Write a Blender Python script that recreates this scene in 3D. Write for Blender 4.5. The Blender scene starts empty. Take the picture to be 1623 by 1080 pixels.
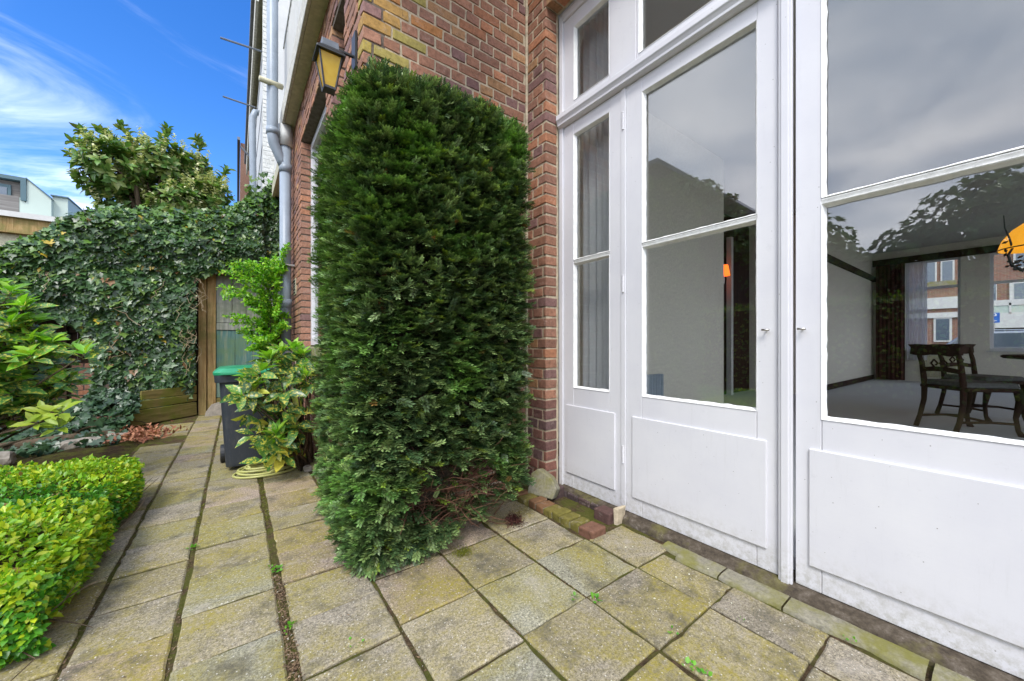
import bpy, bmesh, math, random
import numpy as np
from mathutils import Vector, Matrix, noise as mn
R = math.radians
SC = bpy.context.scene
COL = SC.collection
rnd = random.Random(7)
rng = np.random.default_rng(7)

# ------------------------------------------------------------------ camera
YAW = R(36.5)
cam_d = bpy.data.cameras.new('camera'); cam = bpy.data.objects.new('camera', cam_d); COL.objects.link(cam)
cam.location = (0, 0, 1.0); cam.rotation_euler = (R(90), 0, -YAW)
cam_d.lens = 36*590/1623; cam_d.sensor_width = 36; cam_d.shift_y = 6/1623
cam_d.clip_start = 0.02; cam_d.clip_end = 2000
SC.camera = cam

# ------------------------------------------------------------------ sun, sky, exposure
SUN_EL, SUN_AZ = R(52), R(222)          # azimuth clockwise from +Y
sd = Vector((math.sin(SUN_AZ)*math.cos(SUN_EL), math.cos(SUN_AZ)*math.cos(SUN_EL), math.sin(SUN_EL)))
sl = bpy.data.lights.new('sun', 'SUN'); sun = bpy.data.objects.new('sun', sl); COL.objects.link(sun)
sl.energy = 1.5; sl.angle = R(16); sl.color = (1, .96, .88)
sun.rotation_euler = sd.to_track_quat('Z', 'Y').to_euler(); sun.location = sd*40
W = bpy.data.worlds.new('World'); SC.world = W; W.use_nodes = True
wt = W.node_tree; wt.nodes.clear()
def wn(t, **k):
    n = wt.nodes.new(t)
    for a, b in k.items(): setattr(n, a, b)
    return n
wl = wt.links.new
out = wn('ShaderNodeOutputWorld'); bg = wn('ShaderNodeBackground'); bg.inputs[1].default_value = .15
sky = wn('ShaderNodeTexSky', sky_type='NISHITA', sun_disc=False, sun_elevation=SUN_EL, sun_rotation=SUN_AZ)
sky.ozone_density = 3.0; sky.air_density = 1.0; sky.dust_density = .3
hs = wn('ShaderNodeHueSaturation'); hs.inputs['Saturation'].default_value = 1.34; hs.inputs['Value'].default_value = 1.0; hs.inputs['Hue'].default_value = .512
wl(sky.outputs[0], hs.inputs['Color'])
geo = wn('ShaderNodeTexCoord')
sep = wn('ShaderNodeSeparateXYZ'); wl(geo.outputs['Generated'], sep.inputs[0])
# overcast towards the garden side and behind; the patch over the gate stays blue
dt = wn('ShaderNodeVectorMath', operation='DOT_PRODUCT'); wl(geo.outputs['Generated'], dt.inputs[0]); dt.inputs[1].default_value = (-.75, -.66, .12)
mr = wn('ShaderNodeMapRange', interpolation_type='SMOOTHSTEP'); wl(dt.outputs['Value'], mr.inputs[0])
mr.inputs[1].default_value = -.32; mr.inputs[2].default_value = .2
# flat cloud layer coordinates: direction divided by its height
zc = wn('ShaderNodeMath', operation='ADD'); wl(sep.outputs[2], zc.inputs[0]); zc.inputs[1].default_value = .18
dv = wn('ShaderNodeVectorMath', operation='DIVIDE'); wl(geo.outputs['Generated'], dv.inputs[0])
cz = wn('ShaderNodeCombineXYZ'); [wl(zc.outputs[0], cz.inputs[i]) for i in range(3)]; wl(cz.outputs[0], dv.inputs[1])
mp = wn('ShaderNodeMapping'); wl(dv.outputs[0], mp.inputs[0]); mp.inputs['Scale'].default_value = (.8, 1.25, 1); mp.inputs['Rotation'].default_value = (0, 0, R(25)); mp.inputs['Location'].default_value = (1.3, .4, 0)
nz = wn('ShaderNodeTexNoise'); wl(mp.outputs[0], nz.inputs[0]); nz.inputs['Scale'].default_value = 1.3; nz.inputs['Detail'].default_value = 9; nz.inputs['Roughness'].default_value = .62; nz.inputs['Distortion'].default_value = .7
cr = wn('ShaderNodeMapRange', interpolation_type='SMOOTHSTEP'); wl(nz.outputs[0], cr.inputs[0]); cr.inputs[1].default_value = .53; cr.inputs[2].default_value = .80
lowm = wn('ShaderNodeMapRange'); wl(sep.outputs[2], lowm.inputs[0]); lowm.inputs[1].default_value = .62; lowm.inputs[2].default_value = .12; lowm.inputs[3].default_value = .15; lowm.inputs[4].default_value = 1.0
mm = wn('ShaderNodeMath', operation='MULTIPLY'); wl(cr.outputs[0], mm.inputs[0]); wl(lowm.outputs[0], mm.inputs[1])
mx = wn('ShaderNodeMath', operation='MAXIMUM'); wl(mm.outputs[0], mx.inputs[0]); wl(mr.outputs[0], mx.inputs[1])
n2 = wn('ShaderNodeTexNoise'); wl(dv.outputs[0], n2.inputs[0]); n2.inputs['Scale'].default_value = 1.5; n2.inputs['Detail'].default_value = 6; n2.inputs['Distortion'].default_value = .4
cc = wn('ShaderNodeValToRGB'); wl(n2.outputs[0], cc.inputs[0])
dc = wn('ShaderNodeVectorMath', operation='DOT_PRODUCT'); wl(geo.outputs['Generated'], dc.inputs[0]); dc.inputs[1].default_value = (-.28, .93, .24)
lb = wn('ShaderNodeMapRange', interpolation_type='SMOOTHSTEP'); wl(dc.outputs['Value'], lb.inputs[0]); lb.inputs[1].default_value = .955; lb.inputs[2].default_value = .99; lb.inputs[4].default_value = .17
ad0 = wn('ShaderNodeMath', operation='ADD'); wl(nz.outputs[0], ad0.inputs[0]); wl(lb.outputs[0], ad0.inputs[1]); wl(ad0.outputs[0], cr.inputs[0])
cc.color_ramp.elements[0].position = .36; cc.color_ramp.elements[0].color = (4.2, 5.0, 6.7, 1)
cc.color_ramp.elements[1].position = .66; cc.color_ramp.elements[1].color = (9.8, 10.0, 10.9, 1)
mixc = wn('ShaderNodeMix', data_type='RGBA'); wl(mx.outputs[0], mixc.inputs[0]); wl(hs.outputs[0], mixc.inputs[6]); wl(cc.outputs[0], mixc.inputs[7])
wl(mixc.outputs[2], bg.inputs[0]); wl(bg.outputs[0], out.inputs[0])
SC.view_settings.view_transform = 'Standard'; SC.view_settings.look = 'None'
SC.view_settings.gamma = 1; SC.view_settings.use_curve_mapping = False
SC.view_settings.exposure = 1.0

# ------------------------------------------------------------------ helpers
CH, SH = math.cos(YAW), math.sin(YAW)
def dirv(u, v):                              # view direction per unit depth of a photo pixel (1623 wide)
    l = (u-811.5)/590; return Vector((CH*l+SH, CH-SH*l, -(v-546)/590))
def atY(u, v, Y): r = dirv(u, v); t = Y/r.y; return Vector((r.x*t, Y, 1+r.z*t))
def atX(u, v, X): r = dirv(u, v); t = X/r.x; return Vector((X, r.y*t, 1+r.z*t))

def tag(o, label=None, cat=None, group=None, kind=None):
    if label: o['label'] = label
    if cat: o['category'] = cat
    if group: o['group'] = group
    if kind: o['kind'] = kind
    return o
def empty(name, loc=(0, 0, 0), label=None, cat=None, group=None, rz=0):
    o = bpy.data.objects.new(name, None); COL.objects.link(o); o.location = loc; o.rotation_euler = (0, 0, rz)
    o.empty_display_size = .1
    return tag(o, label, cat, group)
def link(name, me, mat, parent=None, world=True):
    o = bpy.data.objects.new(name, me); COL.objects.link(o)
    for m in (mat if isinstance(mat, (list, tuple)) else [mat]): me.materials.append(m)
    if parent is not None:
        o.parent = parent
        if world:
            bpy.context.view_layer.update() if False else None
            p = parent; M = Matrix.Identity(4)
            chain = []
            while p is not None: chain.append(p); p = p.parent
            for q in reversed(chain): M = M @ q.matrix_parent_inverse @ q.matrix_basis
            o.matrix_parent_inverse = M.inverted()
    return o
def vn(x, y, z, s=1.0, seed=0): return mn.noise(Vector((x*s+seed*17.3, y*s-seed*9.1, z*s+seed*3.7)))

class MB:
    def __init__(s): s.v = []; s.f = []; s.c = []; s.mi = []
    def add(s, vs, fs, c=(1, 1, 1), mi=0):
        b = len(s.v); s.v += [tuple(p) for p in vs]; s.f += [tuple(b+i for i in f) for f in fs]
        s.c += [c]*len(vs); s.mi += [mi]*len(fs); return s
    def box(s, x0, x1, y0, y1, z0, z1, c=(1, 1, 1), jit=0, mi=0, M=None):
        vs = [Vector((x, y, z)) for x in (x0, x1) for y in (y0, y1) for z in (z0, z1)]
        if jit: vs = [p+Vector((rnd.uniform(-jit, jit), rnd.uniform(-jit, jit), rnd.uniform(-jit, jit))) for p in vs]
        if M is not None: vs = [M @ p for p in vs]
        return s.add(vs, [(0, 1, 3, 2), (4, 6, 7, 5), (0, 4, 5, 1), (2, 3, 7, 6), (0, 2, 6, 4), (1, 5, 7, 3)], c, mi)
    def prism(s, pts, a, b, axis='y', c=(1, 1, 1), mi=0):
        def P(p, t): return {'y': (p[0], t, p[1]), 'x': (t, p[0], p[1]), 'z': (p[0], p[1], t)}[axis]
        n = len(pts); vs = [P(p, a) for p in pts]+[P(p, b) for p in pts]
        return s.add(vs, [tuple(range(n)), tuple(range(2*n-1, n-1, -1))]+[(i, i+n, (i+1) % n+n, (i+1) % n) for i in range(n)], c, mi)
    def tube(s, pts, rad, n=8, c=(1, 1, 1), mi=0, cap=True):
        pts = [Vector(p) for p in pts]; N = len(pts)
        if not isinstance(rad, (list, tuple)): rad = [rad]*N
        base = len(s.v); up = Vector((.13, .21, 1)).normalized(); vs = []; prev = None
        for i, p in enumerate(pts):
            t = (pts[min(i+1, N-1)]-pts[max(i-1, 0)]).normalized()
            a = (prev - t*prev.dot(t)) if prev is not None else t.cross(up if abs(t.dot(up)) < .95 else Vector((1, 0, 0)))
            if a.length < 1e-5: a = t.orthogonal()
            a.normalize(); prev = a; b = t.cross(a)
            for k in range(n):
                an = 2*math.pi*k/n; vs.append(p+(a*math.cos(an)+b*math.sin(an))*rad[i])
        fs = [(i*n+k, i*n+(k+1) % n, (i+1)*n+(k+1) % n, (i+1)*n+k) for i in range(N-1) for k in range(n)]
        if cap: fs += [tuple(range(n-1, -1, -1)), tuple((N-1)*n+k for k in range(n))]
        return s.add(vs, fs, c, mi)
    def lathe(s, prof, cx=0, cy=0, n=24, c=(1, 1, 1), mi=0):
        vs = [(cx+r*math.cos(2*math.pi*k/n), cy+r*math.sin(2*math.pi*k/n), z) for r, z in prof for k in range(n)]
        fs = [(i*n+k, i*n+(k+1) % n, (i+1)*n+(k+1) % n, (i+1)*n+k) for i in range(len(prof)-1) for k in range(n)]
        return s.add(vs, fs, c, mi)
    def build(s, name, mat, parent=None, bevel=0, smooth=False, seg=2):
        me = bpy.data.meshes.new(name); me.from_pydata(s.v, [], s.f)
        a = me.color_attributes.new('tint', 'FLOAT_COLOR', 'POINT')
        a.data.foreach_set('color', np.hstack([np.array(s.c, dtype=np.float32), np.ones((len(s.c), 1), np.float32)]).ravel())
        if any(s.mi): me.polygons.foreach_set('material_index', s.mi)
        bm = bmesh.new(); bm.from_mesh(me); bmesh.ops.recalc_face_normals(bm, faces=bm.faces); bm.to_mesh(me); bm.free()
        if smooth: me.polygons.foreach_set('use_smooth', [True]*len(me.polygons))
        o = link(name, me, mat, parent)
        if bevel:
            m = o.modifiers.new('bevel', 'BEVEL'); m.width = bevel; m.segments = seg; m.limit_method = 'ANGLE'; m.angle_limit = R(35)
        return o

def np_mesh(name, V, loops, totals, tint, mat, parent=None, smooth=False):
    me = bpy.data.meshes.new(name); V = np.asarray(V, np.float32)
    me.vertices.add(len(V)); me.vertices.foreach_set('co', V.ravel())
    me.loops.add(len(loops)); me.loops.foreach_set('vertex_index', np.asarray(loops, np.int32))
    totals = np.asarray(totals, np.int32); st = np.concatenate([[0], np.cumsum(totals)[:-1]]).astype(np.int32)
    me.polygons.add(len(totals)); me.polygons.foreach_set('loop_start', st); me.polygons.foreach_set('loop_total', totals)
    if smooth: me.polygons.foreach_set('use_smooth', np.ones(len(totals), bool))
    me.update(calc_edges=True)
    a = me.color_attributes.new('tint', 'FLOAT_COLOR', 'POINT')
    a.data.foreach_set('color', np.hstack([np.asarray(tint, np.float32), np.ones((len(V), 1), np.float32)]).ravel())
    return link(name, me, mat, parent)
def scatter(name, tv, tf, pos, X, Y, Z, scale, tint, mat, parent=None, tcol=None, smooth=False):
    """many copies of a small leaf/sprig template baked into ONE mesh"""
    tv = np.asarray(tv, np.float32); n = len(pos); k = len(tv)
    scale = np.asarray(scale, np.float32).reshape(n, -1)
    L = tv[None]*scale[:, None, :]
    V = L[..., 0:1]*X[:, None]+L[..., 1:2]*Y[:, None]+L[..., 2:3]*Z[:, None]+pos[:, None]
    fl = np.concatenate([np.array(f) for f in tf]); ft = np.array([len(f) for f in tf])
    loops = (fl[None]+(np.arange(n)*k)[:, None]).ravel(); tot = np.tile(ft, n)
    T = np.repeat(np.asarray(tint, np.float32)[:, None], k, 1)
    if tcol is not None: T = T*np.asarray(tcol, np.float32)[None]
    return np_mesh(name, V.reshape(-1, 3), loops, tot, T.reshape(-1, 3), mat, parent, smooth)
def frames(D, N):
    """D: leaf direction, N: approximate normal -> orthonormal frames"""
    D = D/np.linalg.norm(D, axis=1, keepdims=True); Y = np.cross(N, D); Y /= (np.linalg.norm(Y, axis=1, keepdims=True)+1e-9)
    return D, Y, np.cross(D, Y)
def rv(n, s=1.0): return rng.normal(0, s, (n, 3))
def mixc_(a, b, t): a = np.array(a); b = np.array(b); return a[None]*(1-t[:, None])+b[None]*t[:, None]

def leaf_tpl(st, fold=.12, droop=.15):
    """st: list of (t, halfwidth)"""
    v = []; f = []
    for t, w in st:
        z = -droop*t*t
        if w <= 0: v.append((t, 0, z)); continue
        v += [(t, -w, z+fold*w), (t, 0, z), (t, w, z+fold*w)]
    idx = []; i = 0
    for t, w in st:
        idx.append((i,) if w <= 0 else (i, i+1, i+2)); i += len(idx[-1])
    for a, b in zip(idx, idx[1:]):
        if len(a) == 1: f += [(a[0], b[1], b[0]), (a[0], b[2], b[1])]
        elif len(b) == 1: f += [(a[0], a[1], b[0]), (a[1], a[2], b[0])]
        else: f += [(a[0], a[1], b[1], b[0]), (a[1], a[2], b[2], b[1])]
    return v, f
OVAL = leaf_tpl([(0, 0), (.25, .2), (.6, .25), (1, 0)], .35, .1)
LANCE = leaf_tpl([(0, 0), (.15, .06), (.4, .19), (.7, .17), (1, 0)], .45, .3)
TINY = ([(0, 0, 0), (.5, -.28, .06), (1, 0, -.05), (.5, .28, .06), (.5, 0, 0)], [(0, 4, 1), (1, 4, 2), (0, 3, 4), (4, 3, 2)])
ivp = [(-.05, 0), (-.22, .3), (-.12, .52), (.2, .38), (.42, .5), (.55, .22), (1, 0), (.55, -.22), (.42, -.5), (.2, -.38), (-.12, -.52), (-.22, -.3)]
IVY = ([(.15, 0, 0)]+[(x, y, .10*abs(y)*1.5-.1*max(x, 0)**2) for x, y in ivp], [(0, 1+i, 1+(i+1) % 12) for i in range(12)])

# ------------------------------------------------------------------ materials
def mat(name): 
    m = bpy.data.materials.new(name); m.use_nodes = True; nt = m.node_tree; nt.nodes.clear()
    return m, nt
class NT:
    def __init__(s, name):
        s.m, s.t = mat(name); s.o = s.n('ShaderNodeOutputMaterial'); s.b = s.n('ShaderNodeBsdfPrincipled'); s.l(s.b.outputs[0], s.o.inputs[0])
    def n(s, t, **k):
        q = s.t.nodes.new(t)
        for a, b in k.items(): setattr(q, a, b)
        return q
    def l(s, a, b): s.t.links.new(a, b)
    def coord(s, which='Object', scale=(1, 1, 1)):
        tc = s.n('ShaderNodeTexCoord')
        if scale == (1, 1, 1): return tc.outputs[which]
        m = s.n('ShaderNodeMapping'); s.l(tc.outputs[which], m.inputs[0]); m.inputs['Scale'].default_value = scale; return m.outputs[0]
    def noise(s, scale, detail=4, rough=.6, co=None, dist=0):
        q = s.n('ShaderNodeTexNoise'); q.inputs['Scale'].default_value = scale; q.inputs['Detail'].default_value = detail; q.inputs['Roughness'].default_value = rough; q.inputs['Distortion'].default_value = dist
        s.l(co or s.coord(), q.inputs[0]); return q.outputs[0]
    def voro(s, scale, co=None, feat='F1', what=0):
        q = s.n('ShaderNodeTexVoronoi', feature=feat); q.inputs['Scale'].default_value = scale; s.l(co or s.coord(), q.inputs['Vector']); return q.outputs[what]
    def ramp(s, src, stops):
        q = s.n('ShaderNodeValToRGB'); s.l(src, q.inputs[0]); e = q.color_ramp.elements
        while len(e) < len(stops): e.new(.5)
        for a, (p, c) in zip(e, stops): a.position = p; a.color = (*c, 1) if isinstance(c, tuple) else (c, c, c, 1)
        return q.outputs[0]
    def mix(s, a, b, f, mode='MIX'):
        q = s.n('ShaderNodeMix', data_type='RGBA', blend_type=mode)
        for v, i in ((f, 0), (a, 6), (b, 7)):
            if isinstance(v, (int, float)): q.inputs[i].default_value = v if i == 0 else (v, v, v, 1)
            elif isinstance(v, tuple): q.inputs[i].default_value = (*v, 1)
            else: s.l(v, q.inputs[i])
        return q.outputs[2]
    def tint(s): q = s.n('ShaderNodeAttribute', attribute_name='tint'); return q.outputs['Color']
    def bump(s, h, st=.5, d=.01, prev=None):
        q = s.n('ShaderNodeBump'); q.inputs['Strength'].default_value = st; q.inputs['Distance'].default_value = d; s.l(h, q.inputs['Height'])
        if prev is not None: s.l(prev, q.inputs['Normal'])
        s.l(q.outputs[0], s.b.inputs['Normal']); return q.outputs[0]
    def col(s, c):
        if isinstance(c, tuple): s.b.inputs['Base Color'].default_value = (*c, 1)
        else: s.l(c, s.b.inputs['Base Color'])
    def set(s, **k):
        for a, b in k.items(): s.b.inputs[a.replace('_', ' ')].default_value = b
        return s

def leaf_mat(name, rough=.4, trans=.3, spots=None, spec=.5):
    k = NT(name); t = k.tint(); nn = k.noise(9, 3)
    c = k.mix(t, k.ramp(nn, [(.3, .72), (.7, 1.28)]), 1, 'MULTIPLY')
    if spots:
        sp = k.ramp(k.noise(spots[1], 3, .7), [(.52, 0), (.6, 1)]); at = k.n('ShaderNodeAttribute', attribute_name='tint')
        c = k.mix(c, spots[0], k.mix(0., .85, sp))
    k.col(c); k.set(Roughness=rough, Specular_IOR_Level=spec)
    tr = k.n('ShaderNodeBsdfTranslucent'); k.l(k.mix(c, (1.0, 1.15, .5), 1, 'MULTIPLY'), tr.inputs[0])
    ms = k.n('ShaderNodeMixShader'); ms.inputs[0].default_value = trans; k.l(k.b.outputs[0], ms.inputs[1]); k.l(tr.outputs[0], ms.inputs[2]); k.l(ms.outputs[0], k.o.inputs[0])
    return k.m
M = {}
M['yew'] = leaf_mat('yew_needles', .42, .18)
M['ivy'] = leaf_mat('ivy_leaf', .36, .15, spec=.6)
M['privet'] = leaf_mat('privet_leaf', .38, .38)
M['laurel'] = leaf_mat('laurel_leaf', .35, .25)
M['aucuba'] = leaf_mat('spotted_leaf', .3, .25, ((.62, .55, .08), 55))
M['fresh'] = leaf_mat('fresh_leaf', .42, .4)
M['petal'] = leaf_mat('cream_flower', .6, .3)
M['litter'] = leaf_mat('dry_leaf', .8, .1)

def plain(name, c, rough=.6, metal=0, noise=None, bump=None, spec=.5):
    k = NT(name)
    if noise:
        sc, amt = noise; cc_ = k.mix(c, k.ramp(k.noise(sc, 6, .65), [(.3, 1-amt), (.7, 1+amt)]), 1, 'MULTIPLY'); k.col(cc_)
    else: k.col(c)
    if bump: k.bump(k.noise(bump[0], 5, .6), bump[1], bump[2])
    k.set(Roughness=rough, Metallic=metal, Specular_IOR_Level=spec); return k.m
def brick_mat(name, dark=1.0):
    k = NT(name); c = k.tint()
    c = k.mix(c, k.ramp(k.noise(38, 6, .72), [(.28, .62), (.5, 1.0), (.75, 1.35)]), 1, 'MULTIPLY')
    c = k.mix(c, (.5, .42, .36), k.ramp(k.noise(16, 7, .8, dist=.6), [(.56, 0), (.70, .45)]))
    c = k.mix(c, (.035, .03, .028), k.ramp(k.noise(70, 4, .7), [(.6, 0), (.72, .6)]))
    if dark != 1: c = k.mix(c, dark, 1, 'MULTIPLY')
    k.col(c); k.set(Roughness=.85, Specular_IOR_Level=.25)
    b = k.bump(k.noise(45, 6, .7), .55, .006); k.bump(k.noise(220, 3, .7), .4, .0015, b); return k.m
M['brick'] = brick_mat('brick')
def mortar_mat(name, c):
    k = NT(name); q = k.mix(c, k.ramp(k.noise(25, 6, .7), [(.3, .55), (.5, .95), (.7, 1.2)]), 1, 'MULTIPLY')
    k.col(q); k.set(Roughness=.95, Specular_IOR_Level=.1); k.bump(k.noise(160, 5, .7), .7, .003); return k.m
M['mortar'] = mortar_mat('pale_mortar', (.50, .42, .30)); M['mortar_dark'] = mortar_mat('grey_mortar', (.16, .13, .105))

def paint(name, c, crack=True):
    k = NT(name); n1 = k.noise(3, 5, .6)
    q = k.mix(c, k.ramp(n1, [(.3, (.93, .93, .95)), (.7, (1.03, 1.03, 1.02))]), 1, 'MULTIPLY')
    q = k.mix(q, (.12, .10, .08), k.ramp(k.voro(26, what=0), [(.035, .8), (.05, 0)]))
    q = k.mix(q, (.45, .44, .42), k.ramp(k.noise(5, 8, .8, k.coord('Object', (1, 5, .5))), [(.56, 0), (.8, .25)]))
    sz = k.n('ShaderNodeSeparateXYZ'); k.l(k.coord(), sz.inputs[0]); dm = k.ramp(sz.outputs[2], [(.04, 1), (.22, .0)])
    q = k.mix(q, (.33, .31, .24), k.mix(0., k.mix(dm, k.ramp(k.noise(34, 7, .8), [(.42, 0), (.66, 1)]), 1, 'MULTIPLY'), .75))
    q = k.mix(q, (.30, .27, .22), k.ramp(k.noise(70, 5, .8), [(.66, 0), (.74, .55)]))
    q = k.mix(q, tuple(x*.78 for x in c), k.ramp(k.noise(13, 8, .8), [(.6, 0), (.75, .5)]))
    k.col(q); k.set(Roughness=.38, Specular_IOR_Level=.45)
    b = k.bump(k.noise(8, 3, .6, k.coord('Object', (1, 1, 10))), .06, .004); k.bump(k.noise(90, 4, .6), .10, .001, b); return k.m
M['white'] = paint('white_door_paint', (.70, .695, .72))
M['putty'] = plain('cracked_white_putty', (.80, .80, .78), .6, noise=(40, .1), bump=(60, .6, .004))
M['cream'] = plain('cream_board', (.50, .47, .33), .7, noise=(14, .25), bump=(30, .3, .004))
M['fascia'] = plain('weathered_white_board', (.55, .53, .46), .75, noise=(22, .35), bump=(40, .6, .006))
M['panelw'] = plain('off_white_panel', (.56, .56, .53), .6, noise=(5, .08))
M['pvc'] = plain('grey_pvc', (.27, .32, .38), .4, noise=(8, .1))
M['pvc2'] = plain('pale_pvc', (.55, .56, .55), .5, noise=(12, .15))
M['black'] = plain('black_metal', (.02, .022, .025), .45, noise=(20, .3))
M['slate'] = plain('grey_lead', (.13, .15, .18), .45, noise=(20, .25), bump=(60, .3, .002))
M['steel'] = plain('brushed_steel', (.5, .48, .45), .35, 1)

def glass(name, f0=.115, wav=.012, tintc=(.95, .965, .96)):
    k = NT(name); k.t.nodes.remove(k.b)
    tr = k.n('ShaderNodeBsdfTransparent'); gl = k.n('ShaderNodeBsdfGlossy'); ms = k.n('ShaderNodeMixShader'); gl.inputs['Roughness'].default_value = .0; tr.inputs[0].default_value = (*tintc, 1)
    bp = k.n('ShaderNodeBump'); bp.inputs['Strength'].default_value = wav; bp.inputs['Distance'].default_value = .004; k.l(k.noise(2.2, 1), bp.inputs['Height']); k.l(bp.outputs[0], gl.inputs['Normal'])
    g_ = k.n('ShaderNodeNewGeometry'); d_ = k.n('ShaderNodeVectorMath', operation='DOT_PRODUCT'); k.l(g_.outputs['Normal'], d_.inputs[0]); k.l(g_.outputs['Incoming'], d_.inputs[1])
    def mth(op, a, b=None):
        q = k.n('ShaderNodeMath', operation=op)
        for i, v in enumerate((a, b)):
            if v is None: continue
            if isinstance(v, (int, float)): q.inputs[i].default_value = v
            else: k.l(v, q.inputs[i])
        return q.outputs[0]
    ab = mth('ABSOLUTE', d_.outputs['Value']); om = mth('SUBTRACT', 1.0, ab); p5 = mth('POWER', om, 5.0); f = mth('ADD', mth('MULTIPLY', p5, 1-f0), f0)
    k.l(f, ms.inputs[0]); k.l(tr.outputs[0], ms.inputs[1]); k.l(gl.outputs[0], ms.inputs[2]); k.l(ms.outputs[0], k.o.inputs[0]); return k.m
M['glass'] = glass('window_glass'); M['glass2'] = glass('street_window_glass', .03, 0, (.99, .99, .99))

def slab_mat():
    k = NT('concrete_slab'); t = k.tint()
    sc_ = k.n('ShaderNodeVectorMath', operation='SCALE'); k.l(t, sc_.inputs[0]); sc_.inputs['Scale'].default_value = 61.0
    va = k.n('ShaderNodeVectorMath', operation='ADD'); k.l(k.coord(), va.inputs[0]); k.l(sc_.outputs[0], va.inputs[1]); pco = va.outputs[0]
    agg = k.ramp(k.voro(300, what=1), [(.0, (.62, .60, .56)), (.5, (1, 1, 1)), (1, (1.35, 1.32, 1.25))])
    q = k.mix((.298, .270, .220), t, 1, 'MULTIPLY')
    q = k.mix(q, agg, .8, 'MULTIPLY')
    q = k.mix(q, k.ramp(k.noise(110, 5, .8), [(.32, .30), (.5, 1.), (.68, 1.7)]), .95, 'MULTIPLY')
    # algae: olive yellow bloom in patches, stronger near joints
    al = k.ramp(k.noise(2.3, 7, .66, pco, .6), [(.40, 0), (.60, 1)])
    fine = k.ramp(k.noise(60, 5, .75), [(.35, .25), (.62, 1)])
    q = k.mix(q, (.29, .24, .035), k.mix(0., k.mix(al, fine, 1, 'MULTIPLY'), .95))
    st = k.ramp(k.noise(6, 8, .8, pco), [(.50, 0), (.66, .85)])
    q = k.mix(q, (.10, .09, .065), st)
    q = k.mix(q, (.075, .07, .055), k.ramp(k.noise(210, 3, .7), [(.57, 0), (.64, .8)]))
    q = k.mix(q, (.42, .38, .33), k.ramp(k.noise(4.5, 8, .8, pco, .4), [(.56, 0), (.7, .6)]))
    q = k.mix(q, (.6, .57, .5), k.ramp(k.voro(55, what=0), [(.10, .8), (.15, 0)]))
    k.col(q); k.set(Roughness=.92, Specular_IOR_Level=.2)
    b = k.bump(k.noise(190, 5, .75), .8, .003); k.bump(k.noise(14, 4), .4, .006, b); return k.m
M['slab'] = slab_mat()
def soil(name, a, b_, c, g=.0):
    k = NT(name); q = k.ramp(k.noise(55, 8, .8), [(.3, a), (.5, b_), (.72, c)])
    if g: q = k.mix(q, (.13, .16, .02), k.ramp(k.noise(7, 5, .7), [(.42, 0), (.56, g)]))
    k.col(q); k.set(Roughness=1, Specular_IOR_Level=.1); b = k.bump(k.noise(90, 7, .8), 1, .02); return k.m
M['joint'] = soil('joint_moss_and_debris', (.03, .022, .014), (.11, .075, .045), (.24, .16, .10), .6)
M['soil'] = soil('garden_soil', (.012, .009, .006), (.045, .03, .018), (.13, .085, .05), .35)
def plinth_mat():
    k = NT('weathered_plinth'); q = k.ramp(k.noise(30, 8, .75, k.coord('Object', (1, .8, 1.2))), [(.3, (.035, .028, .022)), (.5, (.085, .068, .05)), (.64, (.15, .125, .10)), (.72, (.50, .47, .42))])
    q = k.mix(q, (.17, .16, .04), k.ramp(k.noise(4, 5, .7), [(.52, 0), (.66, .6)])); k.col(q); k.set(Roughness=.95, Specular_IOR_Level=.15); k.bump(k.noise(90, 6, .7), .5, .003); return k.m
M['plinth'] = plinth_mat()
def strip_mat():
    k = NT('mossy_cement'); q = k.mix((.26, .24, .18), k.ramp(k.noise(60, 7, .75), [(.3, .55), (.7, 1.4)]), 1, 'MULTIPLY')
    q = k.mix(q, (.19, .18, .03), k.ramp(k.noise(6, 6, .7), [(.42, 0), (.62, .85)])); k.col(q); k.set(Roughness=.95)
    k.bump(k.noise(80, 7, .75), .9, .006); return k.m
M['cement'] = strip_mat()
M['stone'] = strip_mat()
def wood(name, a, b_, c=None, green=None, sc=(26, 26, 1.6)):
    k = NT(name); co = k.coord('Object', sc); q = k.ramp(k.noise(1, 7, .7, co, .6), [(.3, a), (.5, b_), (.68, c or b_)])
    if green: q = k.mix(q, green, k.ramp(k.noise(3.4, 5, .65), [(.42, 0), (.62, .85)]))
    k.col(q); k.set(Roughness=.85, Specular_IOR_Level=.2); k.bump(k.noise(1, 6, .7, co), .6, .006); return k.m
M['gatepost'] = wood('weathered_brown_wood', (.16, .10, .04), (.36, .24, .10), (.48, .35, .17), (.20, .18, .06))
M['gateblue'] = wood('faded_blue_green_wood', (.07, .13, .13), (.10, .21, .19), (.28, .30, .22), (.13, .22, .12))
M['gategrey'] = wood('grey_wood', (.16, .17, .15), (.28, .30, .26), (.40, .40, .33), (.14, .18, .10))
M['planter'] = wood('mossy_board', (.10, .08, .03), (.22, .18, .06), (.28, .22, .09), (.14, .17, .02), (2, 2, 22))
M['oldfence'] = wood('dark_old_fence', (.012, .009, .006), (.05, .032, .018), (.08, .05, .03))
M['bark'] = wood('bark', (.03, .022, .015), (.10, .072, .045), (.16, .12, .08))
M['darkwood'] = wood('dark_carved_wood', (.012, .006, .004), (.035, .016, .010), (.055, .026, .016))

print('helpers ready')

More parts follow.
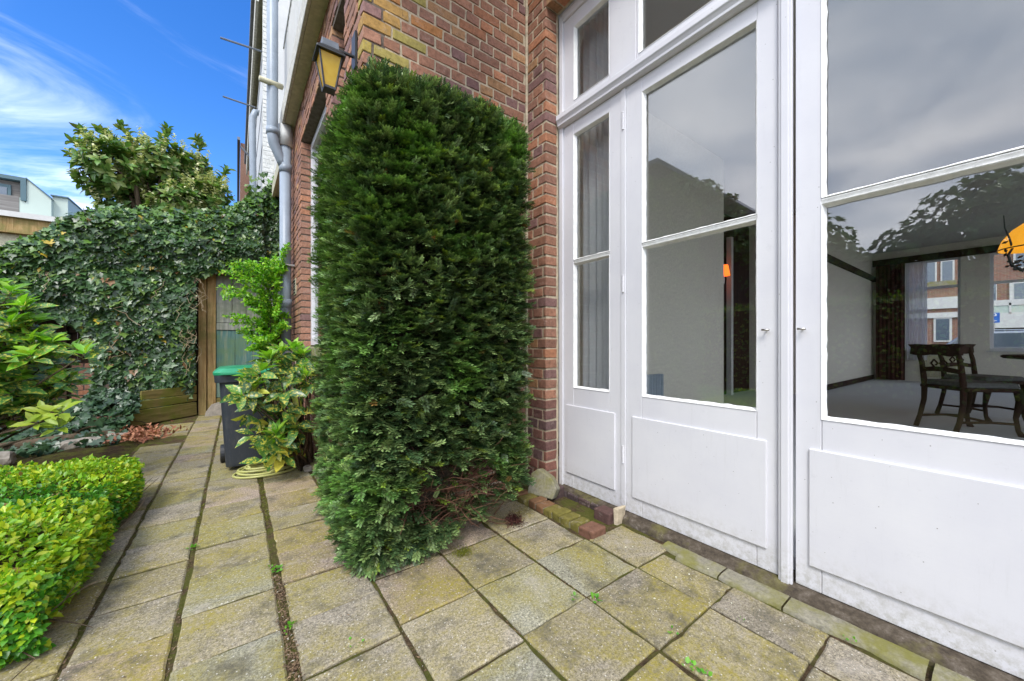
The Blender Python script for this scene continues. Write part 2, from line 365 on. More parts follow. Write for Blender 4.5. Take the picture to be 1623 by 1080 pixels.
# ================================================================== GROUND, PATH
g = MB(); n = 60
for i in range(n+1):
    for j in range(n+1): pass
me_v = []; me_f = []
xs = np.concatenate([-np.geomspace(300, 4, 14), np.linspace(-3.4, -.9, 30), np.linspace(-.75, 2.1, 8), np.geomspace(4, 300, 12)])
ys = np.concatenate([-np.geomspace(200, 1.5, 10), np.linspace(-1, 7.6, 90), np.geomspace(9, 400, 14)])
for y in ys:
    for x in xs:
        bed = (-3.5 < x < -.83) and 1.2 < y < 7.6
        z = -.035 + (.035+.05*vn(x, y, 0, 2.2)+.03*vn(x, y, 1, 9) if bed else 0)
        me_v.append((x, y, z))
nx = len(xs)
for j in range(len(ys)-1):
    for i in range(nx-1): me_f.append((j*nx+i, j*nx+i+1, (j+1)*nx+i+1, (j+1)*nx+i))
g = MB(); g.add(me_v, me_f); o = g.build('ground', M['soil'], smooth=True); tag(o, kind='structure')
g = MB(); g.add([(-.80, -.6, -.008), (1.75, -.6, -.008), (1.75, 2.2, -.008), (.6, 2.2, -.008), (.6, 7.25, -.008), (-.78, 7.25, -.008)], [tuple(range(6))])
o = g.build('path_bed', M['joint']); tag(o, kind='structure')
pv = MB()
def slab(x0, x1, y0, y1, c=None, gap=.003, sk=0.0, dz=0):
    c = c or rnd.uniform(.82, 1.15); w = rnd.uniform(-.05, .05); dz += rnd.uniform(-.004, .004)
    tx, ty = rnd.uniform(-.010, .010), rnd.uniform(-.010, .010); cx, cy = (x0+x1)/2, (y0+y1)/2
    J = lambda: rnd.uniform(-.003, .003)
    vs = []
    for (x, y, a) in ((x0+gap, y0+gap, 0), (x1-gap, y0+gap, 1), (x1-gap, y1-gap, 1), (x0+gap, y1-gap, 0)):
        x += J(); y += J()+sk*a
        vs.append((x, y, dz+(x-cx)*tx+(y-cy)*ty))
    # chipped outline: extra points along each edge
    top = []
    for i in range(4):
        a, b = Vector(vs[i]), Vector(vs[(i+1) % 4]); top.append(a)
        inw = (Vector((cx, cy, 0))-(a+b)/2); inw.z = 0; inw.normalize()
        for k in range(1, 6):
            top.append(a.lerp(b, k/6)+inw*(rnd.uniform(-.001, .0025)+(.006 if rnd.random() < .05 else 0)))
    N_ = len(top); rim = [p+(Vector((cx, cy, p.z))-p).normalized()*.007 for p in top]
    bot = [Vector((p.x, p.y, -.05)) for p in top]; low = [Vector((p.x, p.y, p.z-.005)) for p in top]
    V = rim+low+bot
    F = [tuple(range(N_))]+[(i+N_, (i+1) % N_+N_, (i+1) % N_, i) for i in range(N_)]+[(i+2*N_, (i+1) % N_+2*N_, (i+1) % N_+N_, i+N_) for i in range(N_)]
    pk = rnd.random()
    hue = (1.0, .97, .92) if pk < .6 else ((1.08, .95, .92) if pk < .8 else (.93, .98, .9))
    pv.add(V, F, tuple(c*h for h in hue))
# left columns
def col(x0, x1, ystart, dy, y1, sk=0, y0=-.6):
    y = ystart
    while y > y0: y -= dy
    while y < y1:
        slab(x0, x1, y, min(y+dy, y1+.1), sk=sk, gap=.003); y += dy
col(-.76, -.440, 2.02, .276, 5.0)
col(-.76, -.440, 5.75, .276, 6.3, y0=5.5)
col(-.433, -.174, 2.02, .272, 6.7, sk=.0)
col(-.164, .130, 2.10, .281, 6.85)
col(.154, .462, 1.818, .276, 7.15)
for (x0, x1, ys_) in ((.470, .785, [-.6, -.25, .06, .37, .68, .99, 1.305, 1.62, 1.94, 2.07]), (.790, 1.113, [-.6, -.25, .07, .385, .70, 1.008, 1.315, 1.62, 1.94, 2.07]),
                      (1.119, 1.446, [-.6, -.25, .07, .38, .692, 1.010, 1.322, 1.60, 1.9, 2.07])):
    for a, b in zip(ys_, ys_[1:]):
        pink = (x0 > .7 and b > 1.5)
        slab(x0, x1, a, b)
for a, b in zip([-.6, -.25, .07, .38, .692, 1.010], [-.25, .07, .38, .692, 1.010, 1.30]):
    slab(1.452, 1.645 if b < 1.1 else 1.715, a, b)
o = pv.build('path', M['slab'], bevel=0); tag(o, kind='structure')
# broken cement strip between the slabs and the wall foot
cs = MB(); pts = []
ysx = np.linspace(-.6, 1.04, 260)
inner = [(1.655+.016*vn(0, y, 0, 5)+.007*vn(0, y, 3, 19)+(.03 if y > .95 else 0), y) for y in ysx]
V = []; F = []
for (x, y) in inner: V += [(x, y, -.02), (x, y, .004+.004*vn(x, y, 0, 11)), (x+.03, y, .008+.006*vn(x, y, 2, 9)), (1.765, y, .010+.004*vn(x, y, 5, 9))]
for i in range(len(inner)-1):
    if i in (52, 118, 119, 177, 214): continue
    for k in range(3): F.append((i*4+k, i*4+k+1, i*4+k+5, i*4+k+4))
cs.add(V, F); o = cs.build('cement_strip', M['cement'], smooth=True); tag(o, kind='structure')
# debris in the joints
P = []; nJ = 2600
jl = [(-.17, .0085), (.142, .016), (.466, .006), (.787, .004), (1.116, .004), (-.435, .006)]
for x, w in jl:
    for _ in range(nJ//6):
        P.append((x+rnd.gauss(0, w*.7), rnd.uniform(1.0, 5.5)**1.0, -.010+rnd.uniform(0, .01)))
for _ in range(1300): P.append((.142+rnd.gauss(0, .011), rnd.uniform(1.05, 2.0), -.004+rnd.uniform(0, .01)))
for _ in range(380): P.append((rnd.uniform(.3, 1.5), 1.7+rnd.gauss(0, .12), .006+rnd.uniform(0, .012)))
for _ in range(240): P.append((rnd.uniform(-.4, 1.6), rnd.uniform(.7, 4), .005))
P = np.array(P); nP = len(P); D, Y_, Z_ = frames(rv(nP)*[1, 1, .15], np.tile([0, 0, 1.], (nP, 1))+rv(nP, .25))
sc = rng.uniform(.005, .016, nP)
t = rng.random(nP); T = mixc_((.06, .03, .015), (.30, .20, .11), t); T[rng.random(nP) < .03] = (.55, .5, .4)
o = scatter('leaf_litter', *TINY, P, D, Y_, Z_, np.stack([sc, sc*.5, sc], 1), T, M['litter']); tag(o, 'brown leaf crumbs and grit lying in the paving joints', 'leaf litter', kind='stuff')
P = []
for _ in range(5200):
    x, w = rnd.choice(jl[:2]); y = rnd.uniform(1.4, 6.5)
    if vn(x*3, y, 0, 1.8, 4) > -.05: P.append((x+rnd.gauss(0, w*.6), y, -.006+rnd.uniform(0, .006)))
for _ in range(700): P.append((.865+rnd.gauss(0, .022), 1.565+rnd.gauss(0, .018), .004+abs(rnd.gauss(0, .008))))
P = np.array(P); nP = len(P); D, Y_, Z_ = frames(np.tile([0, 0, 1.], (nP, 1))+rv(nP, .6), rv(nP))
sc = rng.uniform(.003, .009, nP); o = scatter('moss', *TINY, P, D, Y_, Z_, np.stack([sc]*3, 1), mixc_((.10, .12, .01), (.24, .24, .02), rng.random(nP)), M['fresh']); tag(o, 'yellow green moss growing in the joints of the paving', 'moss', kind='stuff')

# ================================================================== BRICKWORK
CO = .0695
def redpal(u, z, kind):
    r = rnd.random()
    c = (.315, .155, .098) if r < .45 else (.265, .135, .092) if r < .74 else (.215, .118, .105) if r < .85 else (.37, .165, .09) if r < .95 else (.36, .20, .10)
    k = rnd.uniform(.82, 1.12); c = tuple(x*k for x in c)
    return c
def palB(u, z, kind):
    c = redpal(u, z, kind); d = (u-.54)/.28+(3.1-z)*.2+rnd.uniform(-.5, .5)
    if d < 1.0: c = rnd.choice([(.38, .29, .075), (.33, .27, .08), (.42, .25, .08), (.42, .19, .07)])
    return c
def palA(u, z, kind):
    c = redpal(u, z, kind); c = tuple(x*1.15+.015 for x in c)
    if kind == 'h' and False: pass
    return c
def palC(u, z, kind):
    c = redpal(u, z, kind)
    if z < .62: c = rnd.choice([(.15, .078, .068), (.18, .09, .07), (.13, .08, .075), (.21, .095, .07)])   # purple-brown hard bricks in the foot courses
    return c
def subtract(a, b, z, holes):
    seg = [(a, b)]
    for h0, h1, k0, k1 in holes:
        if k0 < z < k1:
            ns = []
            for p, q in seg:
                if q <= h0 or p >= h1: ns.append((p, q)); continue
                if p < h0: ns.append((p, h0))
                if q > h1: ns.append((h1, q))
            seg = ns
    return [(p, q) for p, q in seg if q-p > .02]
def brickwall(name, plane, face, u0, u1, z0, z1, holes, pal, parent, first=0, mortar='mortar', thick=.1, corner=None, joint=.0125, jit=.0026):
    b = MB(); row0 = int(round(z0/CO))
    def bx_(p, q, za, zb, d, c=None, jit_=0, tgt=b):
        if plane == 'X': tgt.box(face+d, face+thick, p, q, za, zb, c or (1, 1, 1), jit_)
        else: tgt.box(p, q, face+d, face+thick, za, zb, c or (1, 1, 1), jit_)
    r = row0
    while r*CO < z1-.01:
        z = r*CO; hdr = (r+first) % 2 == 0; L = .105 if hdr else .21
        s0 = u0
        if corner is not None: s0 = u0 if ((r+corner) % 2 == 0) else u0+.1
        off = 0 if hdr else (.0525 if ((r+first)//2) % 2 else .1575)
        u = u0-off
        while u < u1:
            a, q = max(u, s0), min(u+L, u1)
            if q-a > .012:
                for p, e in subtract(a, q, z+CO/2, holes):
                    ed = joint/2
                    pl = p if p in [h[1] for h in holes] or p == s0 else p+ed
                    pr = e if e in [h[0] for h in holes] else e-ed
                    if pr-pl > .012: bx_(pl, pr, z+joint/2+rnd.uniform(-.0015, .0015), z+CO-joint/2+rnd.uniform(-.0015, .0015), rnd.uniform(-.0015, .003), pal((p+e)/2, z, 'h' if hdr else 's'), jit)
            u += L
        r += 1
    o = b.build(name, M['brick'], parent, bevel=.004, seg=2)
    # mortar bed behind, with the same openings
    m = MB(); us = sorted(set([u0, u1]+[h for H in holes for h in H[:2]])); zs = sorted(set([z0, z1]+[h for H in holes for h in H[2:]]))
    us = [x for x in us if u0 <= x <= u1]; zs = [x for x in zs if z0 <= x <= z1]
    for a, q in zip(us, us[1:]):
        for c_, d_ in zip(zs, zs[1:]):
            if any(h0 <= (a+q)/2 <= h1 and k0 <= (c_+d_)/2 <= k1 for h0, h1, k0, k1 in holes): continue
            e0 = .006 if (a == u0 and corner is not None) or a in [h[1] for h in holes] else 0
            e1 = .006 if q in [h[0] for h in holes] else 0
            f0 = face+.0065
            if plane == 'X': m.box(f0, face+thick+.02, a+e0, q-e1, c_, d_)
            else: m.box(a+e0, q-e1, f0, face+thick+.02, c_, d_)
    m.build('mortar', M[mortar], o)
    return o

XA, YB, XC, XD = .542, 2.074, 1.666, 1.80
house = empty('brick_house', (1.2, 2.3, 0), 'red brick house with white glazed garden doors and a stepped corner', 'house')
brickwall('side_wall', 'X', XA, YB, 6.9, 0, 3.52, [(3.10, 4.45, .98, 3.13), (2.51, 2.88, 1.25, 3.24)], palA, house, first=1, corner=0, mortar='mortar_dark')
brickwall('return_wall', 'Y', YB, XA, XC, 0, 4.6, [], palB, house, first=0, corner=1)
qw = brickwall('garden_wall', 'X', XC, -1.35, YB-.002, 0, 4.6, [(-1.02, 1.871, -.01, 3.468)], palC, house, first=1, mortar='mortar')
# soldier course over the opening
b = MB(); y = 1.871-.006
while y > -1.02:
    b.box(XC+rnd.uniform(-.002, .002), XC+.1, y-.058, y, 3.262, 3.46, palA(0, 0, 0), .002); y -= .068
o = b.build('lintel', M['brick'], house, bevel=.004)
m = MB(); m.box(XC+.008, XC+.12, -1.02, 1.871, 3.266, 3.462); m.build('mortar', M['mortar'], o)
b = MB(); b.tube([(XC-.004, YB-.004, .1+i*.1) for i in range(45)], .011, 6); b.build('mortar_bead', M['mortar'], house)
# side wall windows
def window(y0, y1, z0, z1, x, parent, name='window'):
    f = MB(); w = .07
    f.box(x, x+.06, y0, y1, z0, z0+w); f.box(x, x+.06, y0, y1, z1-w, z1); f.box(x, x+.06, y0, y0+w, z0+w, z1-w); f.box(x, x+.06, y1-w, y1, z0+w, z1-w)
    f.box(x+.01, x+.05, y0+w, y1-w, z0+(z1-z0)*.62, z0+(z1-z0)*.62+.05)
    o = f.build(name, M['white'], parent, bevel=.004)
    p = MB(); p.box(x+.03, x+.034, y0+w, y1-w, z0+w, z1-w); p.build('pane', M['glass'], o); return o
w1 = window(3.105, 4.445, .99, 3.12, XA+.09, house)
b = MB(); b.box(XA-.05, XA+.1, 3.06, 4.5, .90, .978, jit=.003); b.build('sill', M['stone'], w1, bevel=.008)
w2 = window(2.515, 2.875, 1.26, 3.235, XA+.09, house)
b = MB(); b.box(XA+.30, XA+.32, 2.2, 6.9, 0, 3.5); b.build('inner_lining', plain('dark_interior', (.12, .11, .10)), house)
# foot of side wall: pale concrete edging
b = MB(); b.box(.475, XA-.001, 2.55, 3.55, -.02, .045, jit=.004); b.build('wall_foot', M['cement'], house, bevel=.01)
# vent grille
b = MB(); gx = XA-.006; gy, gz = 4.93, 1.66
b.box(gx, gx+.01, gy-.09, gy+.09, gz-.09, gz+.09, (1, 1, 1))
for i in range(5):
    for j in range(5): b.box(gx-.004, gx+.002, gy-.075+i*.033, gy-.057+i*.033, gz-.075+j*.033, gz-.057+j*.033, (1, 1, 1), mi=1)
b.build('air_grille', [M['cream'], M['black']], house)
# cornice over the side wall, soffit and fascia
b = MB(); b.box(XA-.10, XA+.3, 1.2, 5.32, 3.52, 3.545); o = b.build('cornice', M['cream'], house, bevel=.003)
b = MB(); b.box(XA-.128, XA-.101, 1.2, 5.34, 3.515, 3.70, jit=.002); b.build('fascia_board', M['fascia'], o, bevel=.006)
b = MB(); b.box(XA-.06, XA+.3, 5.34, 7.0, 3.30, 3.34); b.box(XA-.10, XA-.06, 5.36, 7.0, 3.28, 3.46, jit=.002); b.build('lower_cornice', M['cream'], house, bevel=.004)
b = MB(); b.box(XA-.02, XA+.2, 5.34, 6.9, 3.34, 3.52); b.build('cornice_filler', M['cream'], house)
# balcony railing above the cornice
b = MB(); y = 1.4
while y < 5.3:
    b.box(XA-.075, XA-.05, y, y+.055, 3.70, 4.62); y += .10
b.box(XA-.085, XA-.04, 1.2, 5.34, 4.62, 4.67); b.box(XA-.08, XA-.045, 1.2, 5.34, 3.72, 3.76)
b.build('balcony_railing', M['panelw'], house, bevel=.003)
b = MB(); b.box(XA+.14, XA+.18, 1.2, 5.4, 3.56, 6.6); b.build('upper_wall', M['panelw'], house)

# ================================================================== GARDEN DOORS (white joinery)
def ring(mb, x0, x1, y0, y1, z0, z1, l, r, bt, tp):
    """rails and stiles around an opening; l = far stile (large y), r = near stile"""
    mb.box(x0, x1, y1-l, y1, z0, z1); mb.box(x0, x1, y0, y0+r, z0, z1)
    mb.box(x0, x1, y0+r, y1-l, z0, z0+bt); mb.box(x0, x1, y0+r, y1-l, z1-tp, z1)
def putty(parent, x, y0, y1, z0, z1, w=.012, nm='putty'):
    b = MB()
    def strip(p, q, inward):
        n = max(4, int((Vector(q)-Vector(p)).length/.03)); V = []; F = []
        for i in range(n+1):
            c = Vector(p).lerp(Vector(q), i/n); k = rnd.uniform(.85, 1.1)+(.12 if rnd.random() < .05 else 0)
            V += [c+Vector((-.003, 0, 0)), c+Vector((.0, 0, 0))+Vector(inward)*w*.25*k, c+Vector((.022, 0, 0))+Vector(inward)*w*k, c+Vector((.022, 0, 0))-Vector(inward)*.002]
        for i in range(n):
            for j in range(4): F.append((i*4+j, i*4+(j+1) % 4, (i+1)*4+(j+1) % 4, (i+1)*4+j))
        b.add(V, F)
    strip((x, y0, z0), (x, y1, z0), (0, 0, 1)); strip((x, y0, z1), (x, y1, z1), (0, 0, -1))
    strip((x, y0, z0), (x, y0, z1), (0, 1, 0)); strip((x, y1, z0), (x, y1, z1), (0, -1, 0))
    return b.build(nm, M['putty'], parent)
def leaf(name, y0, y1, gy0, gy1, z0=.045, z1=2.478, panes=((.722, 1.536), (1.560, 2.385)), pan=True, side=False):
    xf, xb = XD, XD+.045
    f = MB(); f.box(xf, xb, gy1, y1, z0, z1); f.box(xf, xb, y0, gy0, z0, z1)
    f.box(xf+.0006, xb, gy0+.0013, gy1-.0013, z0, panes[0][0]-.01); f.box(xf+.0006, xb, gy0, gy1, panes[1][1]+.01, z1)
    o = f.build(name, M['white'], house, bevel=.0025)
    mbar = MB(); mbar.prism([(XD+.004, 1.539), (XD+.03, 1.532), (XD+.03, 1.566), (XD+.010, 1.562), (XD-.002, 1.553)], gy0, gy1, 'y'); mbar.build('glazing_bar', M['putty'], o)
    for a, c_ in panes:
        p = MB(); p.box(XD+.026, XD+.030, gy0-.004, gy1+.004, a-.01, c_+.012); p.build('pane', M['glass'], o)
        putty(o, XD, gy0, gy1, a-.010 if a < 1 else a, c_ if a < 1 else c_+.01)
    if pan:
        b = MB(); b.box(XD-.009, XD+.001, y0+(.042 if side else .038), y1-(.030 if side else .045), .138, .594); b.build('panel', M['white'], o, bevel=.0035)
    return o
def hinge(parent, y, z):
    b = MB(); b.tube([(XD-.006, y, z-.045), (XD-.006, y, z+.045)], .006, 8)
    for k in (-.048, -.016, .016, .048): b.tube([(XD-.006, y, z+k-.002), (XD-.006, y, z+k+.002)], .0072, 8)
    b.box(XD-.003, XD+.001, y-.016, y+.016, z-.042, z+.042); return b.build('hinge', M['white'], parent)
def knob(parent, y, z=1.06):
    b = MB(); b.tube([(XD-.002, y, z), (XD-.022, y, z)], .0035, 8); b.tube([(XD-.020, y-.014, z), (XD-.020, y+.014, z+.001)], .0042, 8); return b.build('handle', M['steel'], parent, smooth=True)
jf = MB()
jf.box(XD-.012, XD+.08, 1.838, 1.8705, .035, 3.262); jf.box(XD-.012, XD+.08, -1.02, -.985, .035, 3.262)      # jambs
jf.box(XD-.012, XD+.08, -.985, 1.838, 3.20, 3.262)
jf.box(XD-.006, XD+.07, 1.331, 1.362, .045, 2.49); jf.box(XD-.006, XD+.07, -.312, -.281, .045, 2.49)
jf.box(XD-.004, XD+.07, 1.262, 1.440, 2.58, 3.20); jf.box(XD-.004, XD+.07, .50, .62, 2.58, 3.20); jf.box(XD-.004, XD+.07, -.39, -.21, 2.58, 3.20)
frame_ = jf.build('door_frame', M['white'], house, bevel=.003)
tb = MB(); tb.prism([(XD-.045, 2.512), (XD-.038, 2.498), (XD-.038, 2.484), (XD-.020, 2.478), (XD+.07, 2.478), (XD+.07, 2.585), (XD-.005, 2.585), (XD-.050, 2.552), (XD-.052, 2.52)], -1.019, 1.862, 'y'); tb.build('transom', M['white'], frame_, bevel=.003)
def fan(y0, y1, gy0, gy1):
    f = MB(); ring(f, XD+.001, XD+.045, y0, y1, 2.586, 3.199, y1-gy1, gy0-y0, .034, .09)
    o = f.build('fanlight', M['white'], house, bevel=.0025)
    p = MB(); p.box(XD+.026, XD+.030, gy0-.003, gy1+.003, 2.61, 3.118); p.build('pane', M['glass'], o); putty(o, XD, gy0, gy1, 2.62, 3.109)
fan(1.442, 1.836, 1.452, 1.742); fan(.622, 1.260, .66, 1.246); fan(-.208, .498, -.17, .46); fan(-.983, -.392, -.93, -.43)
sl1 = leaf('side_light', 1.363, 1.837, 1.449, 1.745, side=True)
d1 = leaf('french_door', .584, 1.330, .661, 1.225)
d2 = leaf('french_door', -.280, .523, -.17, .441)
sl2 = leaf('side_light', -.984, -.313, -.9, -.42, side=True)
for z in (2.29, 1.35, .365): hinge(d1, 1.3465, z)
for z in (2.29, 1.35, .365): hinge(d2, -.2965, z)
knob(d1, .622); knob(d2, .498)
b = MB(); b.box(XD-.016, XD-.0005, .530, .578, .03, 2.477); b.box(XD-.022, XD-.016, .540, .568, .03, 2.477); b.build('cover_strip', M['white'], d2, bevel=.003)
# plinth under the doors
def rough_sheet(rows, mat, name, parent=None, amp=.004, sc=30, y0=-1.0, y1=1.33, n=220):
    V = []; F = []; k = len(rows)
    for y in np.linspace(y0, y1, n):
        for (x, z) in rows: V.append((x+amp*vn(x, y, z, sc)+amp*.7*vn(x, y, z, sc*3, 3), y, z+amp*vn(x, y, z, sc*.8, 5)))
    for i in range(n-1):
        for j in range(k-1): F.append((i*k+j, i*k+j+1, (i+1)*k+j+1, (i+1)*k+j))
    b = MB(); b.add(V, F); return b.build(name, mat, parent, smooth=True)
rough_sheet([(1.745, -.03), (1.747, .006), (1.753, .024), (1.765, .032), (1.78, .038), (1.80, .042), (1.82, .043)], M['plinth'], 'door_plinth', house, amp=.0022, y1=1.325)
b = MB(); b.box(1.83, 1.9, -1.02, 1.87, -.03, .046); b.build('threshold', M['plinth'], house)
rough_sheet([(1.752, -.03), (1.755, .02), (1.760, .035), (1.80, .043), (1.84, .044)], M['plinth'], 'side_light_plinth', house, amp=.004, y0=1.33, y1=1.875, n=60)
dkb = [(.085, .055, .052), (.11, .07, .06), (.07, .05, .05)]
b = MB(); y = 1.36
while y < 1.84: b.box(1.744, 1.80, y, min(y+.092, 1.86), -.02, .028, rnd.choice(dkb), .003); y += .1
b.box(1.655, 1.745, 1.775, 1.868, -.02, .060, dkb[0], .003); b.box(1.665, 1.752, 1.345, 1.455, -.02, .052, (.10, .055, .048), .003)
b.build('foot_bricks', M['brick'], house, bevel=.008)
b = MB(); b.box(1.70, 1.775, 1.318, 1.338, -.02, .085, jit=.006); b.build('mortar_stub', M['mortar'], house, bevel=.006)
# brick edging row beside the wall foot
ed = empty('brick_edging', (1.51, 1.55, 0), 'low mossy row of bricks set on edge at the wall foot by the doors', 'edging')
y = 1.285; b = MB(); i = 0
while y < 1.93:
    L = .095 if i == 0 else rnd.uniform(.058, .066)
    x0 = 1.462 if i < 7 else 1.44
    c = rnd.choice([(.15, .13, .03), (.17, .14, .035), (.19, .10, .05)]) if i else (.17, .085, .055)
    b.box(x0+rnd.uniform(-.006, .006), x0+.105, y, y+L, -.03, .032+rnd.uniform(-.004, .006), c, .004); y += L+.008; i += 1
b.build('bricks', M['brick'], ed, bevel=.008)
m = MB(); m.box(1.468, 1.555, 1.29, 1.92, -.03, .022); m.build('mortar', M['cement'], ed)
print('house ready')

# ================================================================== YEW
yew = empty('clipped_yew', (.75, 1.85, 0), 'tall column of clipped dark green yew hugging the brick corner', 'yew bush')
X0, X1, Y0, Y1, Z0, Z1, RR = .41, 1.335, 1.62, 2.52, .0, 2.265, .11
cands = []; nrm = []
def hull(p):                              # signed distance & normal of a rounded box
    c = Vector(((X0+X1)/2, (Y0+Y1)/2, (Z0+Z1)/2)); h = Vector(((X1-X0)/2-RR, (Y1-Y0)/2-RR, (Z1-Z0)/2-RR))
    q = p-c; e = Vector((max(abs(q.x)-h.x, 0)*math.copysign(1, q.x), max(abs(q.y)-h.y, 0)*math.copysign(1, q.y), max(abs(q.z)-h.z, 0)*math.copysign(1, q.z)))
    return e.length-RR, (e.normalized() if e.length > 1e-6 else Vector((0, 0, 1)))
def yew_pts(N, depth0, depth1):
    P, Nn = [], []
    while len(P) < N:
        f = rnd.random(); 
        if f < .40: p = Vector((rnd.uniform(X0-.02, X1+.02), Y0, rnd.uniform(Z0-.02, Z1))); 
        elif f < .68: p = Vector((X0, rnd.uniform(Y0, Y1+.02), rnd.uniform(Z0-.02, Z1)))
        elif f < .78: p = Vector((X1, rnd.uniform(Y0, YB-.02), rnd.uniform(Z0, Z1)))
        elif f < .90: p = Vector((rnd.uniform(X0, X1), rnd.uniform(Y0, Y1), Z1))
        else: p = Vector((rnd.uniform(X0, XA), Y1, rnd.uniform(Z0, Z1)))
        d, n_ = hull(p)
        p = p-n_*d
        # top is lower on the right-hand side, hem is ragged
        p.z -= (.85 if p.x > .95 else .26)*(p.x-.95)**2*max(0, (p.z-1.6)/.7)
        # hem rises to the right
        hem = .02+max(0, p.x-.70)*.34+.04*vn(p.x*1.3, p.y, 0, 6, 2)
        if p.z < hem: continue
        hole = (((p.x-.88)/.26)**2+((p.z-.27)/.15)**2 < 1+.6*vn(p.x, p.y, p.z, 9, 4) and p.y < 1.8)
        if hole and rnd.random() < .84: continue
        # clumps in loose horizontal tiers
        tier = vn(p.x*9, p.y*9, p.z*24, 1.0, 1)*.058+vn(p.x, p.y, p.z*2.4, 14, 5)*.045+vn(p.x, p.y, p.z, 2.5, 8)*.025
        if p.z > 2.05: tier *= .55
        q = p+n_*(tier-rnd.uniform(depth0, depth1))
        if hole: q -= n_*.05
        if q.x > XA-.012 and q.y > YB-.012: 
            if not (q.z > 0): pass
            continue
        if q.x > 1.33: q.x = 1.33+(q.x-1.33)*.5
        P.append(q); Nn.append(n_)
    return np.array([tuple(p) for p in P]), np.array([tuple(p) for p in Nn])
# sprig template: two ranks of needles on a twig
sv = []; sf = []; stc = []
def quad(a, b, c_, d_, col_): 
    k = len(sv); sv.extend([a, b, c_, d_]); sf.append((k, k+1, k+2, k+3)); stc.extend([col_]*4)
for i in range(8):
    t = .06+i*.118; ln = .36*(1-.55*abs(t-.45))+.02
    for sgn in (-1, 1):
        an = R(58-22*t); dx, dy = math.cos(an)*ln, math.sin(an)*ln*sgn; tt = t+(.04 if sgn > 0 else 0); up_ = .05*(i % 3-1)+.04
        px, py = -dy/ln*.052, dx/ln*.052
        cc_ = (1.0+1.3*max(0, t-.45))*(.75+.5*((i*7+(sgn > 0)*3) % 5)/4)
        quad((tt, 0, 0), (tt+dx*.5+px, dy*.5+py, up_*.6), (tt+dx, dy, up_), (tt+dx*.5-px, dy*.5-py, up_*.6), (cc_*1.05, cc_, cc_*.8))
quad((0, -.012, 0), (1, -.006, 0), (1, .006, 0), (0, .012, 0), (1.6, 1.1, .8)); quad((0, 0, -.012), (1, 0, -.006), (1, 0, .006), (0, 0, .012), (1.6, 1.1, .8))
def sprigs(name, N, d0, d1, s0, s1, tintf, parent, out=1.0, grav=-.05):
    P, Nn = yew_pts(N, d0, d1)
    D = Nn*out+rv(N, .42)*[1, 1, .75]+np.array([0, 0, .10+grav]); D /= np.linalg.norm(D, axis=1, keepdims=True)
    up = np.tile([0, 0, 1.], (N, 1))+rv(N, .30)+Nn*.30
    D, Yv, Zv = frames(D, up)
    s = rng.uniform(s0, s1, N); T = tintf(P, N)
    return scatter(name, sv, sf, P-D*(s*.45)[:, None], D, Yv, Zv, np.stack([s]*3, 1), T, M['yew'], parent, tcol=stc)
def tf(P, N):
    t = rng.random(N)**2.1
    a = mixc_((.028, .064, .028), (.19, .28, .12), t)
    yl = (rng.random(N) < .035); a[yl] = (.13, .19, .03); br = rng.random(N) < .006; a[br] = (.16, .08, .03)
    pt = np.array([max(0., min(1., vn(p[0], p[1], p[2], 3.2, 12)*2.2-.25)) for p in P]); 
    left = np.clip((.50-P[:, 0])/.12, 0, 1)*.55           # garden side tinted brighter green: light from that side painted into the needles
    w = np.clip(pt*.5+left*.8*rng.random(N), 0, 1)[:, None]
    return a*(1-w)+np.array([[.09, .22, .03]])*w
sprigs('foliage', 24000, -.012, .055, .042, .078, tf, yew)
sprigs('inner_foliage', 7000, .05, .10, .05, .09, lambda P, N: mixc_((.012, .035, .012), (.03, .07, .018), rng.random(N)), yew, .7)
# dark core of packed twigs
cb = MB()
for i in range(2600):
    pass
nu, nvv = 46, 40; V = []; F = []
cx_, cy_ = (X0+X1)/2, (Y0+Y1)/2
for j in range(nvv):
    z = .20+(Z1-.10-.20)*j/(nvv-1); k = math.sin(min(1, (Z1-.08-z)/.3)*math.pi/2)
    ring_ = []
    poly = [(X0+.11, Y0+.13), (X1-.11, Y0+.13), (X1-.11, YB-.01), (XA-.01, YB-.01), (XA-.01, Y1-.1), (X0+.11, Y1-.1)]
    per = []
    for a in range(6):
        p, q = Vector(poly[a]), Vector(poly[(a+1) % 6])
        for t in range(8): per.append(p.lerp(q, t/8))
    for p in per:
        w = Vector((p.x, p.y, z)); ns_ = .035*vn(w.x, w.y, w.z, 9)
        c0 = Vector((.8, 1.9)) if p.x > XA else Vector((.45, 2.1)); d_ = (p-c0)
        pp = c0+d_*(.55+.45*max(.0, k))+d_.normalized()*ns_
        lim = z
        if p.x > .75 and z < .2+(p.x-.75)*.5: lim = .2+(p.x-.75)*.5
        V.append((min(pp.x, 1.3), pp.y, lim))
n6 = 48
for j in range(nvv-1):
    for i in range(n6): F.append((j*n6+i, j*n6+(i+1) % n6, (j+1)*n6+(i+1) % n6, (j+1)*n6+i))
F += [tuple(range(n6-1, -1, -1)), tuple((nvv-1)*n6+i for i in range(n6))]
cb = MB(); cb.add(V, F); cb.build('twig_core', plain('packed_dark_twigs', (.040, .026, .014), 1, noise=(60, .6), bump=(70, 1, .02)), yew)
tw = MB()
for i in range(230):
    a = Vector((rnd.uniform(.6, 1.2), rnd.uniform(1.70, 1.9), rnd.uniform(.0, .38))); pts = [a]; d_ = Vector((rnd.uniform(-.6, .6), -rnd.uniform(.2, 1), rnd.uniform(.1, .9))).normalized()
    for k in range(5): d_ = (d_+Vector((rnd.gauss(0, .25), rnd.gauss(0, .2), rnd.gauss(0, .2)))).normalized(); pts.append(pts[-1]+d_*rnd.uniform(.03, .06))
    tw.tube(pts, [.0035*(1-k/7) for k in range(6)], 5, (1, 1, 1))
